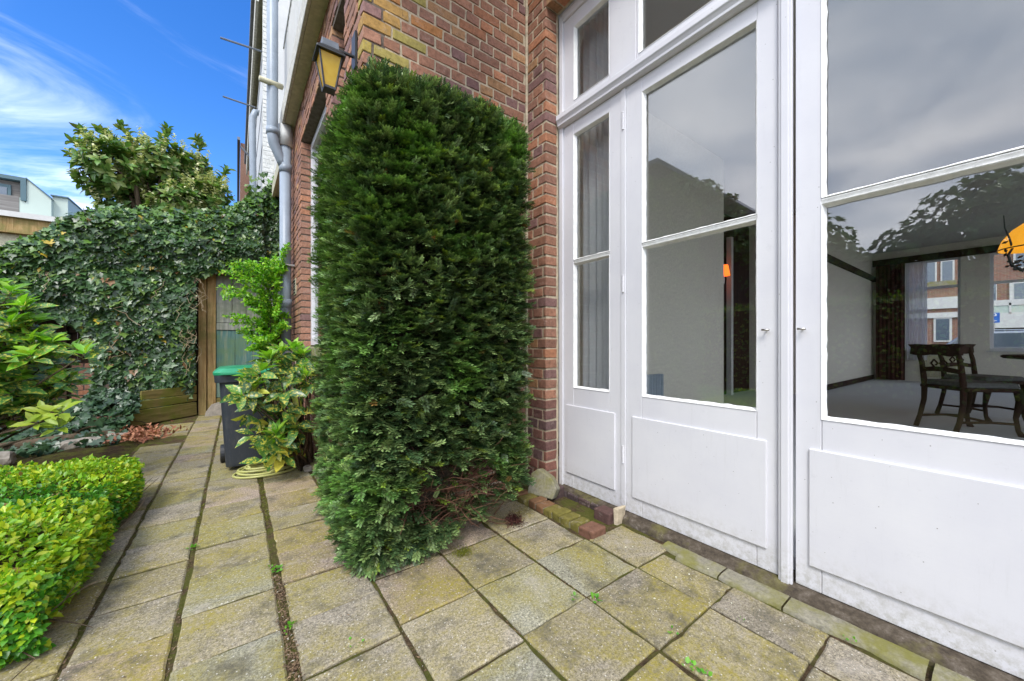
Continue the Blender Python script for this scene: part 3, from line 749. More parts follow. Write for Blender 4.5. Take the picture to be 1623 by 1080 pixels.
for x, y in ((.62, 1.9), (.8, 1.95), (.98, 1.97), (.45, 2.25), (.45, 2.05)):
    tw.tube([(x, y, -.03), (x+rnd.uniform(-.03, .03), y-.01, .2), (x+rnd.uniform(-.05, .05), y, .5), (x, y, 1.2)], [.028, .022, .018, .012], 8)
tw.build('stems', plain('red_brown_twigs', (.12, .055, .03), .8, noise=(60, .4)), yew, smooth=True)

# ================================================================== GOLDEN PRIVET HEDGE
hedge = empty('low_hedge', (-1.2, 2.7, 0), 'low clipped yellow and green leaved hedge bordering the paving', 'hedge')
def hz(x, y): return .31-.055*math.exp(-((y-2.72)/.12)**2)+.035*vn(x, y, 0, 2.1)+.02*vn(x, y, 3, 6)
def hedx(y): return -.475-.045*math.exp(-((y-2.70)/.13)**2)-.08*max(0, (2.2-y)/.35)**2-.10*max(0, (y-3.15)/.33)**2
def hsurf(N):
    P, Nn = [], []
    while len(P) < N:
        xr = -.47+.03*vn(0, rnd.random()*0+1, 0); 
        if rnd.random() < .70:
            x, y = rnd.uniform(-2.6, -.475), rnd.uniform(1.82, 3.48)
            if rnd.random() > min(1, 1.2/(abs(x)+.2*y)): continue
            z = hz(x, y); e = max(0, (x-hedx(y)+.22)/.24)
            if x > hedx(y)+.02: continue
            f_ = max(0, (2.02-y)/.18); gg = max(0, (y-3.30)/.2)
            z -= .11*(e*e+f_*f_+gg*gg); n_ = Vector((e*.8, gg*.8-f_*.8, 1)).normalized()
        elif rnd.random() < .62:
            y = rnd.uniform(1.84, 3.5); z = rnd.uniform(.03, .27); bulge = .04*math.sin(z/.3*math.pi); x = hedx(y)-.05+bulge+.035*vn(0, y, z, 4); n_ = Vector((1, 0, .25)).normalized()
        else:
            x = rnd.uniform(-1.3, -.5); z = rnd.uniform(.02, .27); y = 1.86-.04*math.sin(z/.3*math.pi)+.03*vn(x, 0, z, 4); n_ = Vector((0, -1, .25)).normalized()
        P.append(Vector((x, y, z))-n_*rnd.uniform(-.012, .045)); Nn.append(n_)
    return np.array([tuple(p) for p in P]), np.array([tuple(p) for p in Nn])
N = 40000; P, Nn = hsurf(N)
D = rv(N, .8)+Nn*.75; up = Nn+rv(N, .35)+np.array([0, 0, .5]); D, Yv, Zv = frames(D, up)
s = rng.uniform(.019, .035, N)
gold = np.array([(.46, .54, .025), (.30, .48, .025), (.19, .40, .02)]); green = np.array([(.07, .26, .02), (.11, .34, .03), (.05, .17, .018)])
ci = rng.integers(0, 3, N); gm = np.array([1 if (vn(p[0], p[1], 0, 1.9, 21)+.12*rnd.gauss(0, 1)-.55*max(0, 1-abs(p[1]-2.75+.0*p[0])/.35) + (.10 if p[2] > .2 else -.12)) > -.02 else 0 for p in P])
T = np.where(gm[:, None] == 1, gold[ci], green[ci]); dd = rng.random(N) < .012; T[dd] = (.30, .18, .06); s[rng.random(N) < .3] *= .65
scatter('foliage', *OVAL, P, D, Yv, Zv, np.stack([s, s*1.05, s], 1), T, M['privet'], hedge)
b = MB()
for i in range(260):
    x, y = rnd.uniform(-1.6, -.56), rnd.uniform(1.9, 3.45); p = Vector((x, y, -.02)); pts = [p]
    d_ = Vector((rnd.gauss(.25 if x > -.9 else 0, .5), rnd.gauss(-.2 if y < 2.1 else 0, .5), 1)).normalized()
    for k in range(4): pts.append(pts[-1]+d_*.065); d_ = (d_+Vector((rnd.gauss(0, .3), rnd.gauss(0, .3), 0))).normalized()
    b.tube(pts, [.004, .0035, .003, .002, .001], 4)
b.build('stems', M['bark'], hedge)
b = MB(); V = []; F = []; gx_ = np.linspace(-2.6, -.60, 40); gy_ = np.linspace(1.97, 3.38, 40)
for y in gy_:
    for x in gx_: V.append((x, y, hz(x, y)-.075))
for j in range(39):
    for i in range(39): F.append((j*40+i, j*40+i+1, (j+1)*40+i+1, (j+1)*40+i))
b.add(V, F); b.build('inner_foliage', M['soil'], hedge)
# bare trailing twigs poking out over the paving
b = MB()
for (a, c_, e) in (((-.62, 1.95, .05), (-.50, 1.80, .03), (-.56, 1.66, .012)), ((-.55, 2.0, .06), (-.45, 1.93, .04), (-.40, 1.90, .02)), ((-.66, 1.9, .03), (-.57, 1.76, .015), (-.50, 1.73, .01))):
    b.tube([a, c_, e], [.0025, .002, .001], 5)
o = b.build('twigs', M['bark'], hedge)

# ================================================================== IVY WALL
YI = 6.95
top_ctl = [(0, 398), (60, 376), (100, 352), (140, 333), (200, 331), (250, 337), (300, 338), (350, 333), (385, 322), (412, 308), (428, 292), (440, 285)]
def itop(u):
    for (a, va), (c_, vb) in zip(top_ctl, top_ctl[1:]):
        if a <= u <= c_: return va+(vb-va)*(u-a)/(c_-a)
    return 400+(0-u)*.35 if u < 0 else 285
tops = [(atY(u, v, YI).x, atY(u, v, YI).z) for u, v in [(-160, 452)]+top_ctl]
def ztop(x): 
    xs_ = [t_[0] for t_ in tops]; zs_ = [t_[1] for t_ in tops]; return float(np.interp(x, xs_, zs_))+.05*vn(x, 0, 0, 5)
bl = [(-160, 505), (0, 520), (50, 500), (95, 505), (135, 520), (152, 560), (160, 640), (205, 650), (240, 648), (296, 632), (306, 615), (311, 440), (335, 434), (450, 436)]
bots = [(atY(u, v, YI).x, atY(u, v, YI).z) for u, v in bl]
def zbot(x): return float(np.interp(x, [t_[0] for t_ in bots], [t_[1] for t_ in bots]))+.06*vn(x, 4, 0, 7)
ivy = empty('ivy', (-1.5, 6.95, 0), 'dense dark ivy covering the garden wall around the wooden gate', 'ivy')
def ibul(x, z):
    e = (ztop(x)-z)/.35; bul = .16+.16*vn(x, 0, z, 1.3, 2)+.07*vn(x, 0, z, 4.5, 6)
    if e < 1: bul *= max(0, 1-(1-e)**2)
    bul += .25*max(0, min(1, (-x-1.6)/1.2))*min(1, max(0, z-1.0)/.5)
    if x > .3 and z > 2.3: bul *= .4
    return bul+.04
P, Nn = [], []
while len(P) < 24000:
    x = rnd.uniform(-3.6, .60); z0_, z1_ = zbot(x), ztop(x)
    z = rnd.uniform(z0_, z1_)
    if rnd.random() > (z1_-z0_)/2.9+.15: continue
    e = (z1_-z)/.35
    bul = ibul(x, z)+.03*vn(x, 0, z, 12, 7)
    d_ = rnd.uniform(0, .075)
    P.append((x, YI-bul+d_, z)); gx1 = vn(x+.1, 0, z, 1.3, 2)-vn(x-.1, 0, z, 1.3, 2)
    Nn.append((-gx1*.6, -1, .25+(1.2*(1-e) if e < 1 else 0)))
for _ in range(1500):                       # cap of the wall
    x = rnd.uniform(-3.6, .45); P.append((x, YI+rnd.uniform(-.05, .45), ztop(x)-rnd.uniform(-.05, .06))); Nn.append((0, -.3, 1))
P = np.array(P); Nn = np.array(Nn); Nn /= np.linalg.norm(Nn, axis=1, keepdims=True); N = len(P)
D = np.array([0, 0, -1.])[None]+Nn*.35+rv(N, .45); up = Nn+rv(N, .28)+np.array([0, 0, .35]); D, Yv, Zv = frames(D, up)
s = rng.uniform(.035, .095, N); ctop = np.array([ztop(x)-z for x, z in zip(P[:, 0], P[:, 2])])
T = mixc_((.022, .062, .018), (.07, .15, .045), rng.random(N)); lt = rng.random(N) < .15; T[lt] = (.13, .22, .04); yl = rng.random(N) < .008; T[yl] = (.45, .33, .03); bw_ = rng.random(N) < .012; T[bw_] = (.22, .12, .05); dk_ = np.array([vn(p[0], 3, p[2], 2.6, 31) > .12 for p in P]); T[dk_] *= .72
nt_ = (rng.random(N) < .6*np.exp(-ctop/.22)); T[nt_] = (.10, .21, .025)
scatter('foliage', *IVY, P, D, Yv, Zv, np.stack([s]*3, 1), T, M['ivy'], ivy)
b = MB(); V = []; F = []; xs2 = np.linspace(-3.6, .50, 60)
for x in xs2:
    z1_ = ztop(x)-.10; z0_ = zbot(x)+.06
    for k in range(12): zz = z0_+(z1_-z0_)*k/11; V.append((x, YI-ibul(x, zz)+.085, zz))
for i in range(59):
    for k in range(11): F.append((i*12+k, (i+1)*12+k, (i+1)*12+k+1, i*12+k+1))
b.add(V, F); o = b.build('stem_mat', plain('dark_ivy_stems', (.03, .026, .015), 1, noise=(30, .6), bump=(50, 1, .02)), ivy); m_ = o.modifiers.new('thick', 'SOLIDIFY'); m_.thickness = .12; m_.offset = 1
b = MB()
for i in range(26):
    x = rnd.uniform(-.62, -.42) if i < 18 else rnd.uniform(-2.6, -.5); z = rnd.uniform(.8, 2.1); p = Vector((x, YI-ibul(x, z)-.03, z)); pts = [p]
    for k in range(7): p = p+Vector((rnd.gauss(0, .035), -.005*k+rnd.gauss(0, .01), -rnd.uniform(.01, .06))); pts.append(p)
    b.tube(pts, .0035, 4)
b.build('vines', plain('pale_dead_vine', (.28, .22, .13), .8), ivy)
# ivy on the neighbour's white corner
P, Nn = [], []
while len(P) < 700:
    x = rnd.uniform(.12, .55); z = rnd.uniform(2.5, 3.75); h_ = (z-2.5)/1.25
    if rnd.random() > (1-h_)**1.2 or rnd.random() < .2*h_: continue
    P.append((x, 7.12-rnd.uniform(.02, .2)*(1-h_*.6), z)); Nn.append((0, -1, .3))
P = np.array(P); Nn = np.array(Nn)*1.; N = len(P); D = np.array([0, 0, -1.])[None]+rv(N, .5); D, Yv, Zv = frames(D, Nn+rv(N, .3)); s = rng.uniform(.05, .09, N)
scatter('climbing_shoots', *IVY, P, D, Yv, Zv, np.stack([s]*3, 1), mixc_((.03, .08, .02), (.12, .2, .03), rng.random(N)), M['ivy'], ivy)
# trailing ivy over the bed at the foot
gi = empty('ground_ivy', (-1.3, 6.1, 0), 'mound of trailing dark ivy on the soil left of the planter boards', 'ivy')
P, Nn = [], []
while len(P) < 1500:
    a = rnd.random(); x = rnd.uniform(-2.0, -.95); y = rnd.uniform(5.2, 6.8); h_ = .38*math.exp(-((x+1.22)/.36)**2-((y-6.4)/.45)**2)+.05
    if rnd.random() > h_*2.6+.04: continue
    P.append((x, y, h_+rnd.uniform(-.04, .04))); Nn.append((-.3, -.7, .8))
P = np.array(P); Nn = np.array(Nn); N = len(P); D = rv(N, .6)+np.array([0, -.4, -.3]); D, Yv, Zv = frames(D, Nn+rv(N, .3)); s = rng.uniform(.045, .085, N)
scatter('foliage', *IVY, P, D, Yv, Zv, np.stack([s]*3, 1), mixc_((.02, .055, .028), (.06, .12, .05), rng.random(N)), M['ivy'], gi)
b = MB()
for i in range(40):
    p = Vector((rnd.uniform(-1.8, -1), rnd.uniform(5.6, 6.8), 0)); pts = [p]; d_ = Vector((rnd.gauss(0, 1), rnd.gauss(0, 1), .8)).normalized()
    for k in range(5): pts.append(pts[-1]+d_*.07); d_ = (d_+Vector((0, 0, -.25))).normalized()
    b.tube(pts, .004, 4)
b.build('stems', M['bark'], gi)
# old fence in the dark under the ivy
fe = empty('old_fence', (-2.2, 7.2, 0), 'dark old timber fence with posts in shade under the ivy', 'fence')
b = MB(); x = -4.2
while x < -.36: b.box(x, x+.12, 7.16, 7.19, -.02, 1.5+rnd.uniform(-.02, .02), jit=.003); x += .128
b.build('boards', M['oldfence'], fe)
for px in (-3.2, -2.35, -1.78, -1.55):
    b = MB(); b.box(px, px+.07, 7.07, 7.14, -.03, 1.62, jit=.004); b.build('post', M['oldfence'], fe, bevel=.006)
b = MB(); b.box(-4.2, -.5, 7.12, 7.155, 1.15, 1.25); b.box(-4.2, -.5, 7.12, 7.155, .3, .4); b.build('rail', M['oldfence'], fe)
bw = empty('garden_wall_stub', (-1.4, 7.0, 0), 'low red brick wall stub in shade between fence post and ivy', 'wall')
brickwall('wall', 'Y', 7.02, -1.66, -.50, 0, .75, [], redpal, bw, mortar='mortar_dark')

# ================================================================== GATE
gate = empty('wooden_gate', (0, 6.98, 0), 'weathered wooden garden gate with faded blue green lower panel in a brown frame', 'gate')
gz_ = 2.02; gy_0 = 6.92
b = MB(); b.box(-.435, -.35, gy_0-.02, gy_0+.07, -.03, gz_+.05, jit=.004); b.box(-.345, .50, gy_0-.02, gy_0+.07, gz_, gz_+.07, jit=.003); b.build('frame', M['gatepost'], gate, bevel=.006)
b = MB(); b.box(-.340, -.24, gy_0, gy_0+.05, .02, gz_-.01, jit=.003); b.build('stile', M['gatepost'], gate, bevel=.004)
b = MB(); b.box(-.42, .48, gy_0+.046, gy_0+.06, .05, gz_); b.build('back_board', M['oldfence'], gate)
b = MB()
for x0, x1 in ((-.236, -.055), (-.050, .115), (.12, .29), (.295, .46)): b.box(x0, x1, gy_0+.02, gy_0+.045, 1.32, gz_-.01, jit=.002)
b.build('upper_boards', M['gategrey'], gate, bevel=.003)
b = MB(); b.box(-.236, .46, gy_0+.004, gy_0+.05, 1.21, 1.315, jit=.002); b.build('rail', M['gategrey'], gate, bevel=.004)
b = MB()
for x0, x1 in ((-.236, -.02), (-.017, .20), (.203, .46)): b.box(x0, x1, gy_0+.018, gy_0+.045, .22, 1.205, jit=.0015)
b.build('lower_boards', M['gateblue'], gate, bevel=.002)
b = MB(); b.box(-.236, .46, gy_0+.008, gy_0+.05, .03, .215, jit=.003); b.build('bottom_board', M['planter'], gate, bevel=.004)
b = MB(); b.box(-.21, -.15, gy_0-.01, gy_0+.02, .62, .66); b.tube([(-.18, gy_0-.01, .64), (-.18, gy_0-.05, .64), (-.12, gy_0-.05, .635)], .009, 8); b.build('latch', M['black'], gate, bevel=.002)
# planter boards left of gate
pb = empty('planter_board', (-.85, 6.6, 0), 'low mossy timber planter edge of stacked boards beside the gate', 'planter edge')
def oriented(x0, y0, x1, y1, z0, z1, th, mbx, c=(1, 1, 1), jit=.004):
    d_ = Vector((x1-x0, y1-y0, 0)); L = d_.length; an = math.atan2(d_.y, d_.x); Mx = Matrix.Translation((x0, y0, 0)) @ Matrix.Rotation(an, 4, 'Z'); mbx.box(0, L, 0, th, z0, z1, c, jit, M=Mx)
b = MB(); oriented(-1.02, 6.30, -.45, 6.86, .01, .19, .035, b); b.build('lower_board', M['planter'], pb, bevel=.005)
b = MB(); oriented(-1.02, 6.32, -.45, 6.88, .20, .30, .035, b); oriented(-.95, 6.45, -.45, 6.9, .305, .42, .03, b); b.build('upper_board', M['planter'], pb, bevel=.005)
b = MB(); oriented(-1.07, 6.25, -1.025, 6.29, -.03, .27, .05, b); b.build('post', M['oldfence'], pb, bevel=.004)

def rock(name, c, r, label, sq=(1, 1, 1), seed=0, matn='stone', amp=.25, sub=3, col_=(1, 1, 1)):
    bm = bmesh.new(); bmesh.ops.create_icosphere(bm, subdivisions=sub, radius=1)
    for v in bm.verts:
        d_ = v.co.copy(); q = 1+amp*vn(d_.x, d_.y, d_.z, 1.1, seed)+amp*.3*vn(d_.x, d_.y, d_.z, 4, seed)
        for k in range(3):
            lim = .72+.1*math.sin(seed*3+k); d_[k] = max(-lim, min(lim, d_[k]))
        v.co = Vector((d_.x*sq[0], d_.y*sq[1], d_.z*sq[2]))*r*q
    me = bpy.data.meshes.new(name); bm.to_mesh(me); bm.free(); me.polygons.foreach_set('use_smooth', [False]*len(me.polygons))
    o = link(name, me, M[matn]); o.location = c; return tag(o, label, 'stone')
k = plain('grey_rock', (.27, .24, .20), .9, noise=(14, .35), bump=(24, .8, .01)); M['rock'] = k
# angular slab-like stone at the gate
def wedge(name, pts, th, loc, rz, tilt, label, matn):
    b = MB(); b.prism(pts, 0, th, 'y'); o = b.build(name, M[matn], bevel=.008); o.location = loc; o.rotation_euler = (tilt, 0, rz); return tag(o, label, 'stone')
wedge('boulder', [(-.17, 0), (.16, 0), (.19, .06), (.13, .16), (-.02, .20), (-.10, .17), (-.16, .07)], .13, (-.19, 6.66, -.01), R(-8), R(-12), 'pale angular stone lying against the foot of the wooden gate', 'rock')
wedge('boulder', [(-.10, 0), (.075, -.01), (.098, .055), (.055, .12), (-.035, .165), (-.085, .13)], .085, (1.565, 1.80, .03), R(-62), R(-14), 'mossy green stone block leaning beside the yew at the brick corner', 'stone')
for i, (x, y, r_, l_) in enumerate([(-.98, 5.55, .085, 'round grey edging stone behind the low hedge, farther right'), (-1.20, 5.35, .11, 'dark grey edging stone behind the low hedge, middle one'), (-1.62, 5.05, .10, 'small grey edging stone half hidden under the left shrub')]):
    rock('edging_stone', (x, y, .03), r_, l_, (1.5, 1, .75), i+2, 'rock')
b = MB(); b.tube([(-.98, 5.72, .04), (-1.4, 5.62, .05), (-1.9, 5.5, .04)], [.05, .055, .05], 10); o = b.build('log', M['bark'], smooth=True); tag(o, 'short dark log edging lying in the soil bed', 'log')
# reddish dry leaf heap on the bed by the path
P = []; 
for _ in range(420): P.append((-.80+rnd.gauss(0, .12), 5.45+rnd.gauss(0, .13), .03+abs(rnd.gauss(0, .035))))
P = np.array(P); N = len(P); D, Yv, Zv = frames(rv(N)*[1, 1, .6]+[0, 0, .3], rv(N)+[0, 0, .6]); s = rng.uniform(.03, .07, N)
o = scatter('dry_leaves', *OVAL, P, D, Yv, Zv, np.stack([s, s*.7, s], 1), mixc_((.22, .07, .04), (.50, .24, .13), rng.random(N)), M['litter']); tag(o, 'heap of reddish brown dry leaves at the edge of the path', 'dry leaves', kind='stuff')
# dark red clump at the foot of the yew
P = []
for _ in range(420): P.append((1.24+rnd.gauss(0, .022), 1.66+rnd.gauss(0, .022), rnd.uniform(0, .035)))
P = np.array(P); N = len(P); D, Yv, Zv = frames(rv(N)+[0, 0, .8], rv(N)); s = rng.uniform(.02, .035, N)
o = scatter('dead_tuft', *TINY, P, D, Yv, Zv, np.stack([s, s*.25, s], 1), mixc_((.03, .008, .006), (.12, .03, .02), rng.random(N)), M['litter']); tag(o, 'small dark red dead tuft on the paving beside the yew', 'dead plant')
print('yew, hedge, ivy ready')

# ================================================================== LEAFY SHRUBS
def rosette(acc, c, axis, n, L, spread, tints, droop=0):
    axis = Vector(axis).normalized(); a = axis.orthogonal().normalized(); b_ = axis.cross(a); ph = rnd.uniform(0, 6.28)
    for i in range(n):
        an = ph+i*2.4; el = spread*(.55+.45*i/n)+rnd.gauss(0, .1)
        d_ = (a*math.cos(an)+b_*math.sin(an))*math.sin(el)+axis*math.cos(el); d_.z -= droop
        up = axis*math.sin(el)-(a*math.cos(an)+b_*math.sin(an))*math.cos(el)+Vector((rnd.gauss(0, .15),)*3)
        acc.append((tuple(Vector(c)+d_*.01), tuple(d_), tuple(up), L*rnd.uniform(.7, 1.15), tints[rnd.randrange(len(tints))]))
def leaves(name, acc, tpl, mat_, parent, wid=1.0, fold=None):
    P = np.array([a[0] for a in acc]); D = np.array([a[1] for a in acc]); U = np.array([a[2] for a in acc]); s = np.array([a[3] for a in acc]); T = np.array([a[4] for a in acc])*rng.uniform(.85, 1.15, (len(acc), 1))
    D, Yv, Zv = frames(D, U); return scatter(name, *tpl, P, D, Yv, Zv, np.stack([s, s*wid, s], 1), T, mat_, parent, smooth=True)
G1 = [(.22, .46, .03), (.32, .56, .05), (.16, .38, .03)]; G2 = [(.06, .17, .04), (.10, .23, .045), (.045, .13, .03)]; GY = [(.55, .50, .07), (.42, .46, .07)]
# right: spotted laurel beside the bin
au = empty('spotted_laurel', (.42, 3.45, 0), 'spotted yellow and green laurel shrub in front of the wheelie bin', 'shrub')
young, old = [], []; st = MB(); base = Vector((.46, 3.42, 0))
tips = []
for i in range(60):
    u = rnd.uniform(382, 500); v = rnd.uniform(562, 735); Yd = rnd.uniform(3.15, 3.65)
    lim = 560+abs(u-455)*.35
    if v < lim: continue
    if v > 650 and u > 478: continue
    if v > 700 and (u < 412): continue
    if u < 405 and (v > 660 or v < 600): continue
    p = atY(u, v, Yd)
    if p.x > .50: p.x = .50-rnd.random()*.04
    tips.append(p)
for (u, v, Yd) in ((428, 572, 3.3), (412, 590, 3.2), (445, 560, 3.4), (465, 556, 3.5), (478, 566, 3.45), (400, 602, 3.25), (493, 590, 3.35), (388, 632, 3.3), (402, 618, 3.2), (430, 706, 3.15), (438, 690, 3.2), (484, 600, 3.3)):
    p = atY(u, v, Yd); rosette(young, p, (rnd.gauss(0, .2), -.25, 1), 9, .115, .75, G1); tips.append(p)
for p in tips:
    rosette(old, p-Vector((0, 0, .02)), (rnd.gauss(0, .4), -.5+rnd.gauss(0, .3), .8), 5, .145, 1.25, G2+(GY if rnd.random() < .2 else []), .25)
    mid = base.lerp(p, .5)+Vector((rnd.gauss(0, .03), rnd.gauss(0, .03), .05)); st.tube([base+Vector((rnd.gauss(0, .04), rnd.gauss(0, .03), 0)), mid, p], [.008, .006, .003], 6)
for a_ in ((425, 700, 3.1), (440, 712, 3.08), (436, 690, 3.05), (390, 655, 3.25)):
    p = atY(*a_); rosette(old, p, (0, -.7, -.2), 4, .11, .8, GY+G2, .5)
leaves('leaves', old, LANCE, M['aucuba'], au, 1.1); leaves('young_leaves', young, LANCE, M['fresh'], au, .85); st.build('stems', M['bark'], au, smooth=True)
# left: big laurel, layered
al = empty('broadleaf_shrub', (-1.6, 4.1, 0), 'layered bright green broadleaf shrub behind the low hedge at the left', 'shrub')
young, old = [], []; st = MB(); base = Vector((-1.75, 4.3, 0)); tips = []
def layer(u0, u1, vf, N, Yr, tint_y, droopy=False):
    for _ in range(N):
        u = rnd.uniform(u0, u1); va, vb = vf(u); v = rnd.uniform(va, vb); p = atY(u, v, rnd.uniform(*Yr)); tips.append(p)
        f = (v-va)/(vb-va+1e-6)
        if f < .45: rosette(young, p, (rnd.gauss(0, .25), -.3, 1), 7, .105, 1.05, tint_y)
        rosette(old, p-Vector((0, 0, .03)), (rnd.gauss(0, .3), -.4, .8), 5, .14, 1.35, G2+G1[2:], .15)
layer(-110, 42, lambda u: (432+max(0, u)*1.2, 520), 26, (3.7, 4.2), G1)
layer(-110, 60, lambda u: (505, 535), 10, (3.7, 4.1), G1)
layer(-120, 138, lambda u: (535+max(0, u-60)*.3, 605), 62, (3.5, 4.2), G1+[(.30, .42, .04)])
layer(-120, 98, lambda u: (590, 640), 24, (3.6, 4.2), G1)
layer(-120, 40, lambda u: (640, 700), 16, (3.6, 4.1), G2)
for (u, v) in ((85, 662), (70, 655), (92, 680), (98, 655), (60, 672)):
    p = atY(u, v, 3.5); rosette(young, p, (0, -.5, .6), 5, .10, 1.35, [(.40, .50, .05), (.3, .42, .04)]); tips.append(p)
for p in tips:
    mid = base.lerp(p, .55)+Vector((rnd.gauss(0, .06), rnd.gauss(0, .06), .08)); st.tube([base+Vector((rnd.gauss(0, .1), rnd.gauss(0, .1), 0)), mid, p], [.012, .008, .003], 5)
leaves('leaves', old, LANCE, M['aucuba'], al, 1.15); leaves('young_leaves', young, LANCE, M['fresh'], al, 1.05); st.build('stems', M['bark'], al, smooth=True)
# bright fine-leaved shrub by the gate, arching sprays
fs = empty('bright_shrub', (.30, 4.9, 0), 'bright yellow green fine leaved shrub arching in front of the wooden gate', 'shrub')
acc = []; st = MB(); base = Vector((.34, 4.95, 0))
targets = [(352, 462), (356, 428), (362, 418), (352, 464), (375, 440), (385, 425), (368, 505), (372, 525), (395, 545), (380, 520), (400, 450), (405, 430), (420, 470), (430, 500), (415, 530), (430, 540), (440, 450), (445, 480), (440, 520), (425, 430), (410, 560), (430, 575), (440, 560), (400, 500), (390, 480), (452, 520), (460, 500), (455, 395), (458, 420), (435, 405), (395, 470), (410, 490), (420, 510), (405, 540), (412, 575), (437, 590)]
for (u, v) in targets*2:
    u += rnd.gauss(0, 5); v += rnd.gauss(0, 6); Y_d = rnd.uniform(4.55, 5.1); tip = atY(u, v, Y_d); tip.x = min(tip.x, .46)
    root = Vector((.34+rnd.gauss(0, .03), 4.95, max(.5, min(1.6, tip.z-.15-rnd.random()*.25)))); pts = []
    for k in range(9):
        t_ = k/8; q = root.lerp(tip, t_); q.z += .10*math.sin(t_*math.pi)*1.0; pts.append(q)
    st.tube(pts, [.004-.0004*k for k in range(9)], 4)
    for k in range(2, 9):
        for _ in range(17):
            q = pts[k-1].lerp(pts[k], rnd.random()); d_ = (pts[k]-pts[k-1]).normalized()*.5+Vector((rnd.gauss(0, .6), rnd.gauss(0, .6), rnd.gauss(.1, .5)))
            acc.append((tuple(q+Vector((rnd.gauss(0, .012), rnd.gauss(0, .012), rnd.gauss(0, .012)))), tuple(d_), (rnd.gauss(0, .5), -.5+rnd.gauss(0, .4), 1), rnd.uniform(.026, .048), rnd.choice([(.18, .46, .02), (.28, .56, .03), (.12, .34, .02), (.36, .58, .04)])))
for _ in range(8): x = .34+rnd.gauss(0, .04); st.tube([(x, 4.95, -.02), (x+rnd.gauss(0, .03), 4.93, .6), (x+rnd.gauss(0, .05), 4.9, 1.3)], [.012, .009, .005], 6)
leaves('leaves', acc, OVAL, M['fresh'], fs, 1.05); st.build('stems', M['bark'], fs, smooth=True)
b = MB(); b.tube([(.46, 4.3, .62), (.50, 4.36, 1.0)], .016, 8); b.tube([(.462, 4.28, .60), (.44, 4.22, 0)], .014, 8); o = b.build('cane', plain('grey_cane', (.30, .22, .18), .8)); tag(o, 'short brown cane leaning by the grey downpipe', 'cane')

# ================================================================== TREE beyond the wall
def crown_tree(name, label, cat, c, spec, leafL, cols, matn, group=None, trunk=None, flowers=0, tpl=LANCE, wid=1.3, sticks=()):
    t_ = empty(name, (c[0], c[1], 0), label, cat, group); acc = []; fl = []; bb = MB(); c = Vector(c)
    bb.tube([(c.x, c.y, -.05), (c.x+.08, c.y, c.z*.35), (c.x, c.y, c.z*.8)], [.13*trunk, .10*trunk, .05*trunk], 9)
    for (ox, oy, oz, r_, n_) in spec:
        cc_ = c+Vector((ox, oy, oz)); bb.tube([(c.x, c.y, c.z*.45), tuple((c+cc_)/2-Vector((0, 0, .15*r_))), tuple(cc_)], [.06*trunk, .04*trunk, .015*trunk], 6)
        for _ in range(n_):
            d_ = Vector((rnd.gauss(0, 1), rnd.gauss(0, 1), rnd.gauss(0, 1))).normalized(); rr = r_*(rnd.random()**.42)*(1+.22*vn(d_.x, d_.y, d_.z, 2.2, int(r_*91)))
            if d_.y > .5 and rnd.random() < .5 and name == 'laurel_tree': continue
            p = cc_+d_*rr; ax = (d_+Vector((0, 0, .55))).normalized()
            rosette(acc, p, ax, rnd.randint(5, 8), leafL, 1.15, cols)
            if rnd.random() < .12: bb.tube([tuple(cc_+d_*rr*.3), tuple(p)], [.012, .005], 4)
            if flowers and rnd.random() < flowers and d_.z > -.45: fl.append((p, ax))
    for s_ in sticks:
        pts = [Vector(q) for q in s_]; bb.tube(pts, [.018, .012, .008, .004][:len(pts)], 5)
        for a, b_ in zip(pts, pts[1:]):
            for k in range(7): q = a.lerp(b_, k/7); rosette(acc, q, (b_-a).normalized()+Vector((rnd.gauss(0, .5), rnd.gauss(0, .5), .3)), 3, leafL*.95, .9, cols)
    leaves('crown', acc, tpl, M[matn], t_, wid); bb.build('trunk', M['bark'], t_, smooth=True)
    if fl:
        fa = []
        for p, ax in fl:
            d_ = (ax*.5+Vector((rnd.gauss(0, .2), rnd.gauss(0, .2), 1))).normalized()
            for k in range(20):
                q = p+ax*.06+d_*(.0+.012*k); o_ = Vector((rnd.gauss(0, 1), rnd.gauss(0, 1), rnd.gauss(0, .4))).normalized(); fa.append((tuple(q), tuple(o_), tuple(d_), .055, rnd.choice([(.66, .64, .40), (.72, .70, .48), (.55, .56, .3)])))
        leaves('flowers', fa, TINY, M['petal'], t_, 1.3)
    return t_
TY = 10.0
def at_(u, v): p = atY(u, v, TY); return p
cen = at_(250, 318)
sp = []
for (u, v, r_, n_) in ((180, 245, .55, 150), (215, 225, .45, 130), (190, 290, .55, 150), (260, 235, .45, 130), (250, 285, .6, 190), (310, 260, .5, 150), (318, 300, .5, 140), (285, 310, .6, 160), (225, 320, .5, 120), (340, 292, .32, 60), (200, 345, .5, 120), (260, 350, .55, 130), (320, 335, .5, 120), (160, 262, .38, 70), (300, 235, .36, 80)):
    p = at_(u, v+22); sp.append((p.x-cen.x, rnd.uniform(-.2, .5), p.z-cen.z, r_*.74, int(n_*.62)))
stk = []
for L_ in (((170, 262), (140, 240), (112, 222)), ((165, 240), (140, 220), (124, 202)), ((170, 285), (140, 270), (106, 240)), ((170, 300), (140, 285), (118, 275)), ((210, 230), (200, 212), (190, 198)), ((345, 300), (352, 280), (360, 268)), ((190, 230), (165, 215), (158, 205)), ((260, 230), (262, 215), (266, 204)), ((316, 240), (318, 228), (312, 222))):
    stk.append([tuple(at_(*q)) for q in L_])
OL = [(.12, .24, .05), (.17, .29, .06), (.09, .20, .04), (.22, .29, .08), (.20, .24, .06)]
crown_tree('laurel_tree', 'olive green laurel tree with cream flower spikes rising behind the ivy wall', 'tree', tuple(cen), sp, .165, OL, 'laurel', trunk=1.0, flowers=.8, sticks=stk, wid=1.2)

